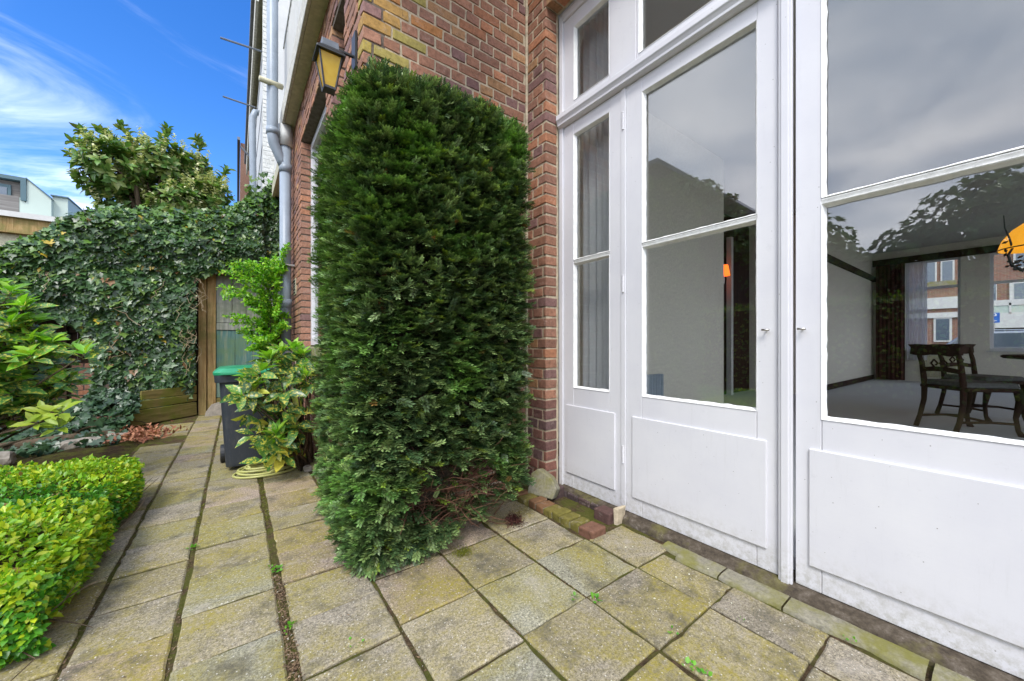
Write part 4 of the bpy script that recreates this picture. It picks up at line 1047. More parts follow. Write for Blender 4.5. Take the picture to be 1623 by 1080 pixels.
# ================================================================== BIN, HOSE, LANTERN
binr = empty('wheelie_bin', (.065, 3.84, 0), 'dark grey wheelie bin with a green lid beside the spotted laurel', 'wheelie bin', rz=R(-6))
kb = NT('dark_bin_plastic'); kb.col(kb.mix(kb.mix((.030, .036, .047), (.10, .10, .09), kb.ramp(kb.noise(6, 8, .8, kb.coord('Object', (3, 3, .8))), [(.5, 0), (.72, .6)])), (.16, .14, .09), kb.ramp(kb.noise(30, 6, .8), [(.62, 0), (.72, .5)]))); kb.set(Roughness=.5); kb.bump(kb.noise(200, 3), .2, .001); M['binm'] = kb.m; M['lid'] = plain('green_lid_plastic', (.02, .26, .12), .35, noise=(6, .15))
b = MB(); cxb, cyb = .065, 3.84
def rrect(w, d, r_, z, n=5):
    pts = []
    for (sx, sy, a0) in ((1, 1, 0), (-1, 1, 90), (-1, -1, 180), (1, -1, 270)):
        for k in range(n+1):
            a = R(a0+90*k/n); pts.append((cxb+sx*(w/2-r_)+r_*math.cos(a), cyb+sy*(d/2-r_)+r_*math.sin(a), z))
    return pts
def loft(mb, rings, cap=(True, True)):
    n = len(rings[0]); V = [p for r_ in rings for p in r_]; F = [(i*n+k, i*n+(k+1) % n, (i+1)*n+(k+1) % n, (i+1)*n+k) for i in range(len(rings)-1) for k in range(n)]
    if cap[0]: F.append(tuple(range(n-1, -1, -1)))
    if cap[1]: F.append(tuple((len(rings)-1)*n+k for k in range(n)))
    mb.add(V, F)
loft(b, [rrect(.265, .33, .04, .03), rrect(.27, .34, .04, .05), rrect(.345, .42, .04, .70), rrect(.40, .46, .04, .705), rrect(.41, .47, .04, .76), rrect(.40, .46, .04, .765)])
b.build('body', M['binm'], binr, bevel=.003)
b = MB(); loft(b, [rrect(.42, .48, .05, .762), rrect(.425, .485, .05, .785), rrect(.36, .43, .06, .812), rrect(.2, .25, .05, .822)]); b.box(cxb-.16, cxb+.16, cyb-.262, cyb-.23, .765, .782); b.build('lid', M['lid'], binr, smooth=False, bevel=.003)
b = MB(); b.tube([(cxb-.17, cyb+.25, .73), (cxb+.17, cyb+.25, .73)], .014, 8); b.build('handle', M['binm'], binr, smooth=True)
for sx in (-1, 1):
    b = MB(); b.tube([(cxb+sx*.13, cyb+.16, .075), (cxb+sx*.175, cyb+.16, .075)], .075, 20); b.build('wheel', M['black'], binr, bevel=.006)
# hose coil
M['hose'] = plain('pale_green_hose', (.42, .42, .14), .4, noise=(12, .15))
b = MB(); pts = []; hc = Vector((.185, 3.50))
for k in range(300):
    a = k*.117; rr = .205-.00032*k+.012*math.sin(a*.37+1); pts.append((hc.x+rr*math.cos(a)*1.05+.02*math.sin(a*.21), hc.y+rr*.78*math.sin(a), .010+.016*(k//75)+.004*math.sin(a*1.7)))
b.tube(pts, .0085, 8); pts = []
for k in range(120):
    a = k*.117; rr = .11+.0002*k; pts.append((hc.x+.06+rr*math.cos(a), hc.y+.01+rr*.75*math.sin(a), .012+.010*(k//54)))
b.tube(pts, .0085, 8); o = b.build('garden_hose', M['hose'], smooth=True); tag(o, 'coiled pale green garden hose lying on the paving by the bin', 'hose')
# lantern on the corner
ln = empty('wall_lantern', (.40, 2.33, 2.6), 'black wall lantern with tapered amber glass above the yew', 'lantern')
lm = NT('amber_glass'); lc = lm.mix((.80, .52, .03), (.95, .75, .12), lm.noise(30, 4)); lm.col(lc); lm.set(Roughness=.25); lm.bump(lm.noise(60, 3), .4, .004)
tl = lm.n('ShaderNodeBsdfTranslucent'); lm.l(lc, tl.inputs[0]); lx = lm.n('ShaderNodeMixShader'); lx.inputs[0].default_value = .55; lm.l(lm.b.outputs[0], lx.inputs[1]); lm.l(tl.outputs[0], lx.inputs[2]); lm.l(lx.outputs[0], lm.o.inputs[0]); M['amber'] = lm.m
LX, LYv, LS = .405, 2.225, .78
def frus(mb, w0, w1, z0, z1, c=None):
    V = [(LX+sx*w*.5*LS, LYv+sy*w*.5*LS, 2.555+(z-2.60)*LS) for w, z in ((w0, z0), (w1, z1)) for sx, sy in ((-1, -1), (1, -1), (1, 1), (-1, 1))]
    mb.add(V, [(0, 3, 2, 1), (4, 5, 6, 7)]+[(i, (i+1) % 4, (i+1) % 4+4, i+4) for i in range(4)])
b = MB(); frus(b, .185, .178, 2.60, 2.618); frus(b, .178, .10, 2.618, 2.66); frus(b, .085, .085, 2.66, 2.70); frus(b, .10, .02, 2.70, 2.725); b.build('hood', M['black'], ln, bevel=.003)
b = MB(); frus(b, .11, .105, 2.652, 2.70); b.build('collar', M['slate'], ln, bevel=.002)
b = MB(); frus(b, .065, .135, 2.395, 2.598); b.build('lamp_glass', M['amber'], ln)
b = MB()
for sx, sy in ((-1, -1), (1, -1), (1, 1), (-1, 1)): b.tube([(LX+sx*.034*LS, LYv+sy*.034*LS, 2.379), (LX+sx*.070*LS, LYv+sy*.070*LS, 2.555)], .005, 4)
frus(b, .075, .075, 2.378, 2.394); b.build('cage', M['black'], ln)
b = MB(); b.box(XA-.012, XA, LYv-.04, LYv+.04, 2.55, 2.75); b.tube([(XA-.01, LYv, 2.625), (LX, LYv, 2.625)], .009, 8); b.build('bracket', M['black'], ln)

# ================================================================== DOWNPIPES (parts of the house)
dpp = house
b = MB(); px, py = .455, 5.02
b.tube([(px, py, .0), (px, py, 3.30)], .059, 20); b.build('downpipe', M['pvc'], house, smooth=True)
for z in (1.42, 2.98, .62): b = MB(); b.tube([(px, py, z), (px, py, z+.10)], .065, 20); b.build('pipe_socket', M['pvc'], house, smooth=True)
b = MB(); b.tube([(px, py, 3.28), (px, py, 3.52)], .074, 20); b.build('pipe_collar', M['pvc2'], house, smooth=True)
b = MB(); qx, qy = .325, 4.97
b.tube([(qx, qy, 7.5), (qx, qy, 3.36), (qx+.012, qy, 3.27), (px-.04, py, 3.12), (px-.01, py, 3.05)], .055, 20); b.build('upper_downpipe', M['pvc'], house, smooth=True)
for z, z2 in ((4.9, 5.03), (3.36, 3.43)): b = MB(); b.tube([(qx, qy, z), (qx, qy, z2)], .062, 20); b.build('pipe_socket', M['pvc'], house, smooth=True)
b = MB(); b.tube([(.20, 4.9, 3.90), (.42, 4.95, 3.92)], .030, 12); b.build('vent_pipe', M['cream'], house, smooth=True)
for z in (1.9, .9):
    b = MB(); b.box(px-.01, XA, py-.075, py+.075, z, z+.02); b.build('pipe_clip', M['steel'], house)

# ================================================================== WHITE NEIGHBOUR HOUSE
nb = empty('white_house', (.6, 7.6, 0), 'white painted brick house end with verge boards beyond the gate', 'house')
M['wbrick'] = brick_mat('white_painted_brick'); 
kq = NT('white_painted_brick'); cq = kq.mix((.62, .62, .58), kq.ramp(kq.noise(18, 7, .75), [(.3, .7), (.55, 1.1)]), 1, 'MULTIPLY'); cq = kq.mix(cq, (.16, .13, .09), kq.ramp(kq.noise(9, 8, .8), [(.60, 0), (.70, .8)])); kq.col(cq); kq.set(Roughness=.8); kq.bump(kq.noise(50, 6), .6, .008); M['wbrick'] = kq.m
wb = brickwall('front_wall', 'Y', 7.30, .345, 1.4, 0, 7.2, [], redpal, nb, mortar='mortar', first=0); wb.data.materials[0] = M['wbrick']; wb.children[0].data.materials[0] = M['wbrick']
b = MB(); b.box(.38, .50, 7.42, 15.5, 0, 7.0); b.build('side_wall', M['panelw'], nb)
b = MB()
for i in range(5): b.box(.372, .379, 7.42, 15.4, 3.0+i*.8, 3.012+i*.8)
b.build('seam', M['slate'], nb)
b = MB(); b.box(.25, .29, 7.28, 15.0, 6.55, 7.0, jit=.002); b.build('verge_board', M['fascia'], nb)
b = MB(); b.box(.20, .25, 7.3, 15.0, 6.9, 7.05); b.build('gutter', M['slate'], nb)
b = MB(); b.box(.29, .38, 7.3, 15.0, 6.70, 6.74); b.build('soffit', M['cream'], nb)
b = MB(); b.box(.50, 1.4, 7.28, 7.34, 3.5, 7.0); b.build('panel', M['panelw'], nb, bevel=.003)
for z in (4.4, 5.3): b = MB(); b.box(.49, 1.4, 7.272, 7.279, z, z+.02); b.build('panel_joint', M['slate'], nb)
p0, p1 = atY(411, 182, 8.4), atY(400, 192, 8.4)
b = MB(); b.tube([(p1.x+.10, 8.4, p0.z+.02), (p1.x+.05, 8.4, p0.z+.03), (p1.x, 8.4, p0.z-.10), (p1.x+.01, 8.4, 4.0), (p1.x+.07, 8.4, 2.2)], .055, 14); b.build('downpipe', M['pvc'], nb, smooth=True)
# far brick house edge, with chimney-like stack
fb = empty('far_brick_house', (.3, 16.5, 0), 'narrow dark brick wall end of a farther house behind the white house', 'house')
b = MB(); b.box(.11, 1.5, 16.0, 24, 0, 8.0, (.20, .11, .075)); b.build('wall', M['brick'], fb)
b = MB(); b.box(-.03, .11, 16.3, 17.4, 0, 5.4, (.20, .11, .075)); b.build('pier', M['brick'], fb)
b = MB(); p = atY(390, 185, 15.8); b.box(.02, .10, 15.8, 24, 8.0, 8.1); b.build('gutter', M['slate'], fb)
for (a_, c_, Yp, lb) in (((349, 60), (403, 78), 7.6, 'thin pole sticking out high from the white house, upper one'), ((353, 153), (394, 167), 9.5, 'thin pole sticking out from the white house, lower one'), ((381, 232), (389, 241), 13.0, 'short thin pole beside the far brick wall')):
    p, q = atY(*a_, Yp), atY(*c_, Yp); b = MB(); q2 = q+(q-p).normalized()*.12; b.tube([p, q2], .016 if Yp < 10 else .025, 6); o = b.build('pole', M['slate']); tag(o, lb, 'pole')

# ================================================================== MODERN HOUSE AT FAR LEFT
mh = empty('modern_house', (-9, 27, 0), 'brick house with pale green and grey clad roof storey at far left', 'house')
YM = 25.0
M['palegreen'] = plain('pale_green_cladding', (.42, .50, .44), .6, noise=(.6, .06)); M['greyclad'] = wood('grey_cladding', (.12, .11, .10), (.19, .18, .165), (.25, .24, .22), sc=(.6, .6, 9)); M['teal'] = plain('teal_grey_trim', (.06, .12, .14), .5)
def farbrick():
    k = NT('far_brick'); br = k.n('ShaderNodeTexBrick'); co = k.coord('Object'); sx = k.n('ShaderNodeSeparateXYZ'); k.l(co, sx.inputs[0]); ad = k.n('ShaderNodeMath', operation='ADD'); k.l(sx.outputs[0], ad.inputs[0]); k.l(sx.outputs[1], ad.inputs[1])
    cb_ = k.n('ShaderNodeCombineXYZ'); k.l(ad.outputs[0], cb_.inputs[0]); k.l(sx.outputs[2], cb_.inputs[1]); k.l(cb_.outputs[0], br.inputs['Vector'])
    br.inputs['Scale'].default_value = 1; br.inputs['Brick Width'].default_value = .22; br.inputs['Row Height'].default_value = .07; br.inputs['Mortar Size'].default_value = .008
    br.inputs['Color1'].default_value = (.26, .10, .065, 1); br.inputs['Color2'].default_value = (.17, .085, .06, 1); br.inputs['Mortar'].default_value = (.33, .28, .22, 1); k.col(br.outputs[0]); k.set(Roughness=.9); return k.m
M['farbrick'] = farbrick()
def P2(u, v, Y=YM): p = atY(u, v, Y); return p.x, p.z
xr, zr = P2(118, 352)
b = MB(); b.box(-16, xr, YM, YM+9, 0, zr-.85); b.build('wall', M['farbrick'], mh)
b = MB(); b.box(-16, xr-.4, YM-.06, YM, zr-1.55, zr-.86); b.build('concrete_band', M['cream'], mh)
b = MB(); b.box(-16, xr, YM-.5, YM+9, zr-.22, zr); b.build('roof_edge', M['panelw'], mh)
b = MB(); b.box(-16, xr-.15, YM-.35, YM+8.8, zr-.85, zr-.22); b.build('eaves', M['gatepost'], mh)
x0, z0 = P2(50, 366); x1, z1 = P2(86, 378)
def farwin(xa, xb, za, zb, Y, parent):
    f = MB(); f.box(xa, xb, Y-.05, Y+.02, za, zb); o = f.build('window', M['panelw'], parent); p = MB(); p.box(xa+.09, xb-.09, Y-.06, Y-.052, za+.09, zb-.09); p.build('pane', M['darkpane'], o)
kk = NT('dark_window_glass'); kk.col((.10, .13, .16)); kk.set(Roughness=.05, Specular_IOR_Level=1.0); M['darkpane'] = kk.m
farwin(x0-.05, x0+1.6, zr-3.0, zr-1.62, YM-.06, mh)
# set-back storey
YS = 26.5
def q(u, v): p = atY(u, v, YS); return (p.x, p.z)
b = MB(); zb_ = zr-.05
a0, a1 = q(42, 283), q(42, 345)
b.box(-16, q(30, 320)[0], YS, YS+5, zb_, q(30, 312)[1]); b.build('lower_cladding', M['greyclad'], mh)
b = MB(); b.box(-16, q(33, 300)[0], YS+.25, YS+5, q(30, 312)[1], q(33, 286)[1]-.05); b.build('upper_cladding', M['greyclad'], mh)
b = MB(); b.box(-16, q(42, 283)[0], YS-.05, YS+5.2, q(42, 283)[1]-.16, q(42, 283)[1]); b.box(q(33, 283)[0], q(42, 283)[0], YS-.05, YS+.4, q(33, 318)[1], q(42, 283)[1]-.16); b.build('trim', M['teal'], mh)
b = MB(); b.prism([q(30, 340), q(30, 312), (q(41, 322)[0], q(41, 322)[1]), q(42.5, 283), q(81, 316), q(81, 346)], YS+.02, YS+5, 'y'); b.build('sloping_side', M['palegreen'], mh)
b = MB(); b.prism([q(41.5, 281.5), q(82, 315), q(82, 316.5), q(41.5, 283.2)], YS-.04, YS+5.1, 'y'); b.build('verge', M['teal'], mh)
b = MB(); b.box(q(79, 300)[0], q(104, 300)[0], YS+.3, YS+3, zb_, q(90, 310)[1]); b.build('roof_box', M['palegreen'], mh)
b = MB(); b.box(q(77, 300)[0], q(106, 300)[0], YS+.2, YS+3.1, q(90, 310)[1], q(90, 308)[1]); b.build('roof_box_cap', M['teal'], mh)
f = MB(); f.box(q(-30, 0)[0], q(14, 0)[0], YS+.18, YS+.25, q(0, 312)[1], q(0, 289)[1]); o = f.build('window', M['teal'], mh); p_ = MB(); p_.box(q(-25, 0)[0], q(8, 0)[0], YS+.16, YS+.178, q(0, 311)[1], q(0, 294)[1]); p_.build('pane', M['darkpane'], o)
print('yard ready')

# ================================================================== INTERIOR (seen through the glass)
M['wallgreen'] = plain('grey_green_wallpaper', (.66, .62, .53), .9, noise=(40, .12)); M['carpet'] = plain('grey_carpet', (.52, .53, .54), 1, noise=(120, .12)); M['ceil'] = plain('ceiling', (.42, .41, .37), .9)
ZF = .10; YW = 2.20; XW = 13.3
inter = house
b = MB(); b.box(1.9, XW+.3, -4.0, YW+1.6, -.06, ZF); b.build('room_floor', M['carpet'], house)
b = MB(); b.box(1.87, XW+.3, -4.0, YW+1.6, 3.34, 3.42); b.build('room_ceiling', M['ceil'], house)
for a_ in ((1.92, 4.85, YW, YW+.12), (8.2, XW, YW, YW+.12), (4.85, 4.97, YW, YW+1.0), (8.08, 8.2, YW, YW+1.0)): b = MB(); b.box(*a_, ZF, 3.34); b.build('room_wall', M['wallgreen'], house)
b = MB(); b.box(4.97, 8.08, YW+.9, YW+1.0, ZF, 3.34); b.build('recess_wall', M['darkwood'], house)
b = MB(); b.box(1.87, XW+.2, -4.1, -4.0, -.06, .9); b.build('room_wall', M['wallgreen'], house)
for x_ in (1.87, 4.6, 7.4, 10.2, 13.0):  # unseen side wall left open between piers, openings added to brighten the room
    b = MB(); b.box(x_, x_+.35, -4.1, -4.0, .9, 3.34); b.build('added_opening_pier', M['wallgreen'], house)
b = MB(); b.box(8.2, XW, YW-.06, YW, 2.62, 2.74); b.build('picture_rail', M['darkwood'], house)
for x_, x2_ in ((8.2, XW), (1.92, 4.85)): b = MB(); b.box(x_, x2_, YW-.02, YW, ZF, ZF+.11); b.build('skirting', M['darkwood'], house)
# street-side wall with two windows
b = MB(); b.box(XW, XW+.3, -4.0, YW, ZF, .86); b.box(XW, XW+.3, -4, YW, 3.02, 3.34); b.box(XW, XW+.3, 1.62, YW, .86, 3.02); b.box(XW, XW+.3, .33, .74, .86, 3.02); b.box(XW, XW+.3, -4, -2.3, .86, 3.02); b.build('street_wall', M['wallgreen'], house)
b = MB(); b.box(XW-.05, XW, -2.6, YW, 3.0, 3.16); b.build('lintel_board', M['darkwood'], house)
def swin(y0, y1):
    f = MB(); f.box(XW+.1, XW+.16, y0, y0+.05, .86, 3.02); f.box(XW+.1, XW+.16, y1-.05, y1, .86, 3.02); f.box(XW+.1, XW+.16, y0+.05, y1-.05, .86, .92); f.box(XW+.1, XW+.16, y0+.05, y1-.05, 2.97, 3.02); f.box(XW+.1, XW+.16, y0+.05, y1-.05, 2.33, 2.385)
    o = f.build('street_window', M['white'], house); p = MB(); p.box(XW+.12, XW+.124, y0+.05, y1-.05, .92, 2.97); p.build('pane', M['glass2'], o)
    s_ = MB(); s_.box(XW-.08, XW+.1, y0-.05, y1+.05, .83, .86); s_.build('sill', M['panelw'], o)
swin(.74, 1.62); swin(-2.3, .33)
def radiator(y0, y1, x, z0, z1, label, along='Y', c='panelw'):
    b = MB(); n = int((y1-y0)/.045)
    for i in range(n):
        a = y0+i*.045
        if along == 'Y': b.box(x-.06, x, a+.004, a+.041, z0, z1)
        else: b.box(a+.004, a+.041, x-.06, x, z0, z1)
    if along == 'Y': b.box(x-.045, x-.015, y0, y1, z0+.02, z0+.05); b.box(x-.045, x-.015, y0, y1, z1-.05, z1-.02)
    else: b.box(y0, y1, x-.045, x-.015, z0+.02, z0+.05); b.box(y0, y1, x-.045, x-.015, z1-.05, z1-.02)
    o = b.build('radiator', M[c], bevel=.006); return tag(o, label, 'radiator')
radiator(.80, 1.35, XW-.03, .22, .74, 'cream radiator under the street window inside the room', c='cream')
radiator(2.95, 3.50, YW-.02, .20, .70, 'grey green ribbed radiator low on the wall behind the first glass door', 'X', 'pvc')
def drape(name, label, x0, x1, z0, z1, c, folds, amp, matn, axis='Y', cat='curtain'):
    V = []; F = []; n = folds*8
    for i in range(n+1):
        t_ = i/n; a = x0+(x1-x0)*t_; ph = 2*math.pi*folds*t_; w = amp*(math.sin(ph)+.35*math.sin(2.3*ph+1))
        for k in range(9):
            z = z0+(z1-z0)*k/8; f_ = 1+.25*(1-k/8)*math.sin(ph*.5+k*.3)
            V.append((c+w*f_, a, z) if axis == 'Y' else (a, c+w*f_, z))
    for i in range(n):
        for k in range(8): F.append((i*9+k, (i+1)*9+k, (i+1)*9+k+1, i*9+k+1))
    b = MB(); b.add(V, F); o = b.build(name, M[matn], smooth=True); return tag(o, label, cat)
def sheer(name, c, t_):
    k = NT(name); k.col(c); k.set(Roughness=.9); tr = k.n('ShaderNodeBsdfTranslucent'); tr.inputs[0].default_value = (*c, 1); tp = k.n('ShaderNodeBsdfTransparent'); a = k.n('ShaderNodeMixShader'); a.inputs[0].default_value = .5; k.l(k.b.outputs[0], a.inputs[1]); k.l(tr.outputs[0], a.inputs[2])
    b_ = k.n('ShaderNodeMixShader'); b_.inputs[0].default_value = t_; k.l(a.outputs[0], b_.inputs[1]); k.l(tp.outputs[0], b_.inputs[2]); k.l(b_.outputs[0], k.o.inputs[0]); return k.m
M['sheer'] = sheer('sheer_white_fabric', (.80, .80, .82), .12); M['redcurt'] = plain('dark_red_curtain', (.07, .018, .014), .9, noise=(9, .4)); M['net'] = sheer('grey_white_drape', (.70, .70, .72), .02)
drape('curtain', 'long pale drape hanging behind the narrow side light', 1.40, 1.80, .14, 3.22, XD+.16, 7, .018, 'net')
drape('curtain', 'grey drape edge beside the pale one behind the side light', 1.80, 2.10, .14, 3.22, XD+.24, 3, .014, 'wallgreen')
drape('curtain', 'sheer white curtain at the left of the street window', 1.24, 1.58, .62, 2.98, XW-.12, 6, .03, 'sheer')
drape('curtain', 'dark red curtain hanging left of the sheer street curtain', 1.60, 2.12, .12, 2.98, XW-.18, 7, .04, 'redcurt')
# furniture
def skin_tube(mb, pts, r_): mb.tube(pts, r_, 8)
def chair(loc, rz, label):
    e = empty('dining_chair', (0, 0, 0), label, 'chair', 'dark carved dining chairs')
    b = MB(); b.box(-.25, .25, -.22, .24, .43, .465); b.build('seat_frame', M['darkwood'], e, bevel=.008)
    b = MB(); loft_ = [[(-.235, -.21, .466), (.235, -.21, .466), (.25, .23, .466), (-.25, .23, .466)], [(-.22, -.20, .52), (.22, -.20, .52), (.235, .22, .52), (-.235, .22, .52)]]; loft(b, loft_); b.build('seat', plain('grey_seat_fabric', (.10, .10, .095), .9, noise=(30, .3)), e, bevel=.015)
    for sx in (-1, 1):
        b = MB(); b.tube([(sx*.21, -.29, 0), (sx*.21, -.25, .12), (sx*.205, -.215, .30), (sx*.205, -.21, .47), (sx*.205, -.235, .70), (sx*.215, -.29, .90)], [.022, .021, .022, .026, .022, .018], 8); b.build('leg', M['darkwood'], e, smooth=True)
        b = MB(); b.tube([(sx*.235, .25, 0), (sx*.23, .22, .06), (sx*.225, .205, .18), (sx*.235, .235, .34), (sx*.23, .215, .44)], [.028, .018, .019, .032, .03], 8); b.build('leg', M['darkwood'], e, smooth=True)
        b = MB(); b.tube([(sx*.21, -.25, .12), (sx*.22, 0, .13), (sx*.228, .205, .12)], .013, 6); b.build('stretcher', M['darkwood'], e, smooth=True)
    b = MB(); b.tube([(-.215, 0, .13), (0, .0, .14), (.215, 0, .13)], .014, 6); b.build('stretcher', M['darkwood'], e, smooth=True)
    b = MB(); prof = [(-.27, .79), (-.26, .865), (-.30, .90), (-.20, .905), (-.05, .895), (.05, .895), (.20, .905), (.30, .90), (.26, .865), (.27, .79), (.16, .775), (.05, .79), (-.05, .79), (-.16, .775)]
    b.prism(prof, -.305, -.265, 'y'); b.build('top_rail', M['darkwood'], e, bevel=.008)
    b = MB(); b.prism([(-.20, .60), (-.20, .645), (-.07, .665), (.07, .665), (.20, .645), (.20, .60), (.07, .615), (-.07, .615)], -.25, -.225, 'y')
    b.tube([(-.06, -.24, .66), (-.09, -.245, .70), (-.05, -.25, .74), (-.01, -.25, .70), (-.04, -.245, .68)], .010, 6); b.tube([(.06, -.24, .66), (.09, -.245, .70), (.05, -.25, .74), (.01, -.25, .70), (.04, -.245, .68)], .010, 6); b.build('splat', M['darkwood'], e, bevel=.004)
    e.location = loc; e.rotation_euler = (0, 0, rz); return e
chair((6.10, .30, ZF), R(-135), 'dark carved dining chair standing nearest the glass door')
chair((7.35, .25, ZF), R(145), 'dark carved dining chair standing farther back beyond the table')
tb_ = empty('dining_table', (6.55, -.62, ZF), 'dark pedestal dining table at the right edge of the door glass', 'table')
b = MB(); b.lathe([(0, .79), (.70, .79), (.72, .775), (.70, .755), (.55, .74), (0, .74)], 6.55, -.62, 40); b.build('tabletop', M['darkwood'], tb_, smooth=False).location.z = 0
tb_.children[0].matrix_basis = Matrix.Translation((0, 0, ZF))
b = MB(); b.lathe([(.20, .74), (.10, .66), (.07, .60), (.13, .50), (.15, .44), (.08, .36), (.10, .30), (.20, .25), (.22, .20), (.12, .16)], 6.55, -.62, 24); b.build('pedestal', M['darkwood'], tb_, smooth=True); tb_.children[1].matrix_basis = Matrix.Translation((0, 0, ZF))
for k in range(4):
    a = math.pi/4+k*math.pi/2; c_, s_ = math.cos(a), math.sin(a); b = MB(); b.tube([(6.55+c_*.08, -.62+s_*.08, .30), (6.55+c_*.25, -.62+s_*.25, .20), (6.55+c_*.42, -.62+s_*.42, .05), (6.55+c_*.5, -.62+s_*.5, .03)], [.06, .055, .04, .035], 8); o = b.build('foot', M['darkwood'], tb_, smooth=True); o.matrix_basis = Matrix.Translation((0, 0, ZF))
b = MB(); b.lathe([(0, .800), (.50, .800), (.52, .797), (.52, .792), (0, .792)], 6.55, -.62, 36); o = b.build('table_cloth', M['panelw']); o.location.z = ZF; tag(o, 'round white cloth lying on the dark pedestal table', 'tablecloth')
# pendant lamp: orange glass dome with black iron leaves
pl_ = empty('pendant_lamp', (6.62, -.16, 2.2), 'orange glass dome lamp with black iron ornament hanging over the table', 'pendant lamp')
lm = NT('orange_glass_shade'); lm.col((.85, .40, .03)); lm.set(Roughness=.2); lm.b.inputs['Emission Color'].default_value = (1, .42, .03, 1); lm.b.inputs['Emission Strength'].default_value = .55; M['orange'] = lm.m
b = MB(); b.lathe([(.02, 2.30), (.09, 2.28), (.185, 2.20), (.25, 2.10), (.275, 2.01), (.27, 1.99), (.24, 2.09), (.19, 2.185), (.08, 2.265), (.02, 2.28)], 6.62, -.16, 32); b.build('lamp_shade', M['orange'], pl_, smooth=True)
b = MB(); b.lathe([(.0, 1.95), (.05, 1.95), (.10, 1.90), (.11, 1.85), (.05, 1.80), (.04, 1.75), (.09, 1.71), (.08, 1.66), (.0, 1.62)], 6.62, -.16, 20); b.build('lamp_body', M['black'], pl_, smooth=True)
b = MB(); b.tube([(6.62, -.16, 2.28), (6.62, -.16, 3.34)], .008, 6); b.lathe([(.275, 2.0), (.28, 2.005), (.285, 2.0), (.28, 1.993), (.275, 2.0)], 6.62, -.16, 32); b.build('rod', M['black'], pl_)
b = MB()
for k in range(3):
    a = k*2.1+2.4; c_, s_ = math.cos(a), math.sin(a); b.tube([(6.62+c_*r_, -.16+s_*r_, z) for r_, z in ((.06, 1.78), (.18, 1.76), (.27, 1.82), (.30, 1.92), (.26, 1.99), (.29, 2.10), (.33, 2.2), (.34, 2.33))], [.016, .014, .012, .012, .010, .008, .006, .004], 6)
    for j in range(22):
        r_ = rnd.uniform(.12, .34); p = Vector((6.62+c_*r_, -.16+s_*r_, 1.77+(.14*rnd.random() if r_ < .28 else rnd.random()*.3))); d_ = Vector((rnd.gauss(0, 1), rnd.gauss(0, 1), rnd.gauss(0, 1))).normalized()*.045
        b.tube([p, p+d_*.5, p+d_], [.004, .014, .002], 5)
b.build('ornament', M['black'], pl_)
wl_ = empty('wall_lamp', (6.74, YW+.8, 2.2), 'small glowing orange lamp deep inside, seen through the first glass door', 'lamp')
kq = NT('lit_orange_shade'); kq.col((.9, .2, .02)); kq.b.inputs['Emission Color'].default_value = (1, .16, .02, 1); kq.b.inputs['Emission Strength'].default_value = 1.3
b = MB(); b.lathe([(.06, 2.36), (.065, 2.36), (.095, 2.18), (.09, 2.18), (.06, 2.36)], 6.74, YW+.78, 20); b.build('lamp_shade', kq.m, wl_)
b = MB(); b.tube([(6.74, YW+.78, 2.30), (6.74, YW+.78, 2.05), (6.74, YW+.9, 2.08)], .012, 8); b.build('bracket', M['steel'], wl_)
b = MB(); b.box(7.02, 7.10, YW+.78, YW+.86, ZF, 2.9); b.build('recess_post', M['panelw'], house)

# ================================================================== STREET BEYOND
b = MB(); b.box(14.2, 60, -40, 40, -.09, -.03); o = b.build('street', plain('asphalt', (.06, .06, .062), .9, noise=(3, .15))); tag(o, kind='structure')
sb = empty('street_house', (34, 0, 0), 'red brick terrace with white windows across the street, seen through the room', 'house')
XS = 34.0; M['redbrick'] = farbrick()
b = MB(); b.box(XS, XS+8, -14, 14, -.1, 10.5); b.build('wall', M['redbrick'], sb)
def sw(ua, ub, va, vb, nm='window', X=XS, wm='white', dark='darkpane'):
    p, r_ = atX(ua, va, X), atX(ub, vb, X); y0, y1, z0, z1 = r_.y, p.y, r_.z, p.z
    f = MB(); f.box(X-.08, X-.002, y0, y1, z0, z1); o = f.build(nm, M['panelw'], sb); q_ = MB(); w = .16*min(1, (y1-y0)/1.2); q_.box(X-.10, X-.082, y0+w, y1-w, z0+w, z1-w); q_.build('pane', M[dark], o)
sw(1464, 1485, 414, 448); sw(1491, 1513, 414, 450); sw(1480, 1509, 504, 542); sw(1569, 1580, 448, 482); sw(1600, 1660, 446, 478); sw(1606, 1640, 400, 424); sw(1572, 1594, 520, 532)
def band(ua, ub, va, vb, m, X=XS-.12, t=.1, nm='band'):
    p, r_ = atX(ua, va, X), atX(ub, vb, X); f = MB(); f.box(X, X+t, r_.y, p.y, r_.z, p.z); f.build(nm, M[m], sb)
band(1440, 1520, 475, 488, 'panelw'); band(1440, 1520, 498, 503, 'panelw'); band(1455, 1516, 449, 452, 'cement')
band(1568, 1680, 497, 518, 'panelw', XS-1.2, 1.1, 'balcony_slab'); band(1568, 1680, 477, 480, 'panelw', XS-1.2, .08, 'balcony_rail')
band(1569, 1572, 480, 497, 'panelw', XS-1.2, .08, 'balcony_post'); band(1599, 1603, 480, 497, 'panelw', XS-1.2, .08, 'balcony_post'); band(1572, 1599, 481, 496, 'palegreen', XS-1.17, .03, 'balcony_panel'); band(1603, 1680, 481, 496, 'palegreen', XS-1.17, .03, 'balcony_panel')
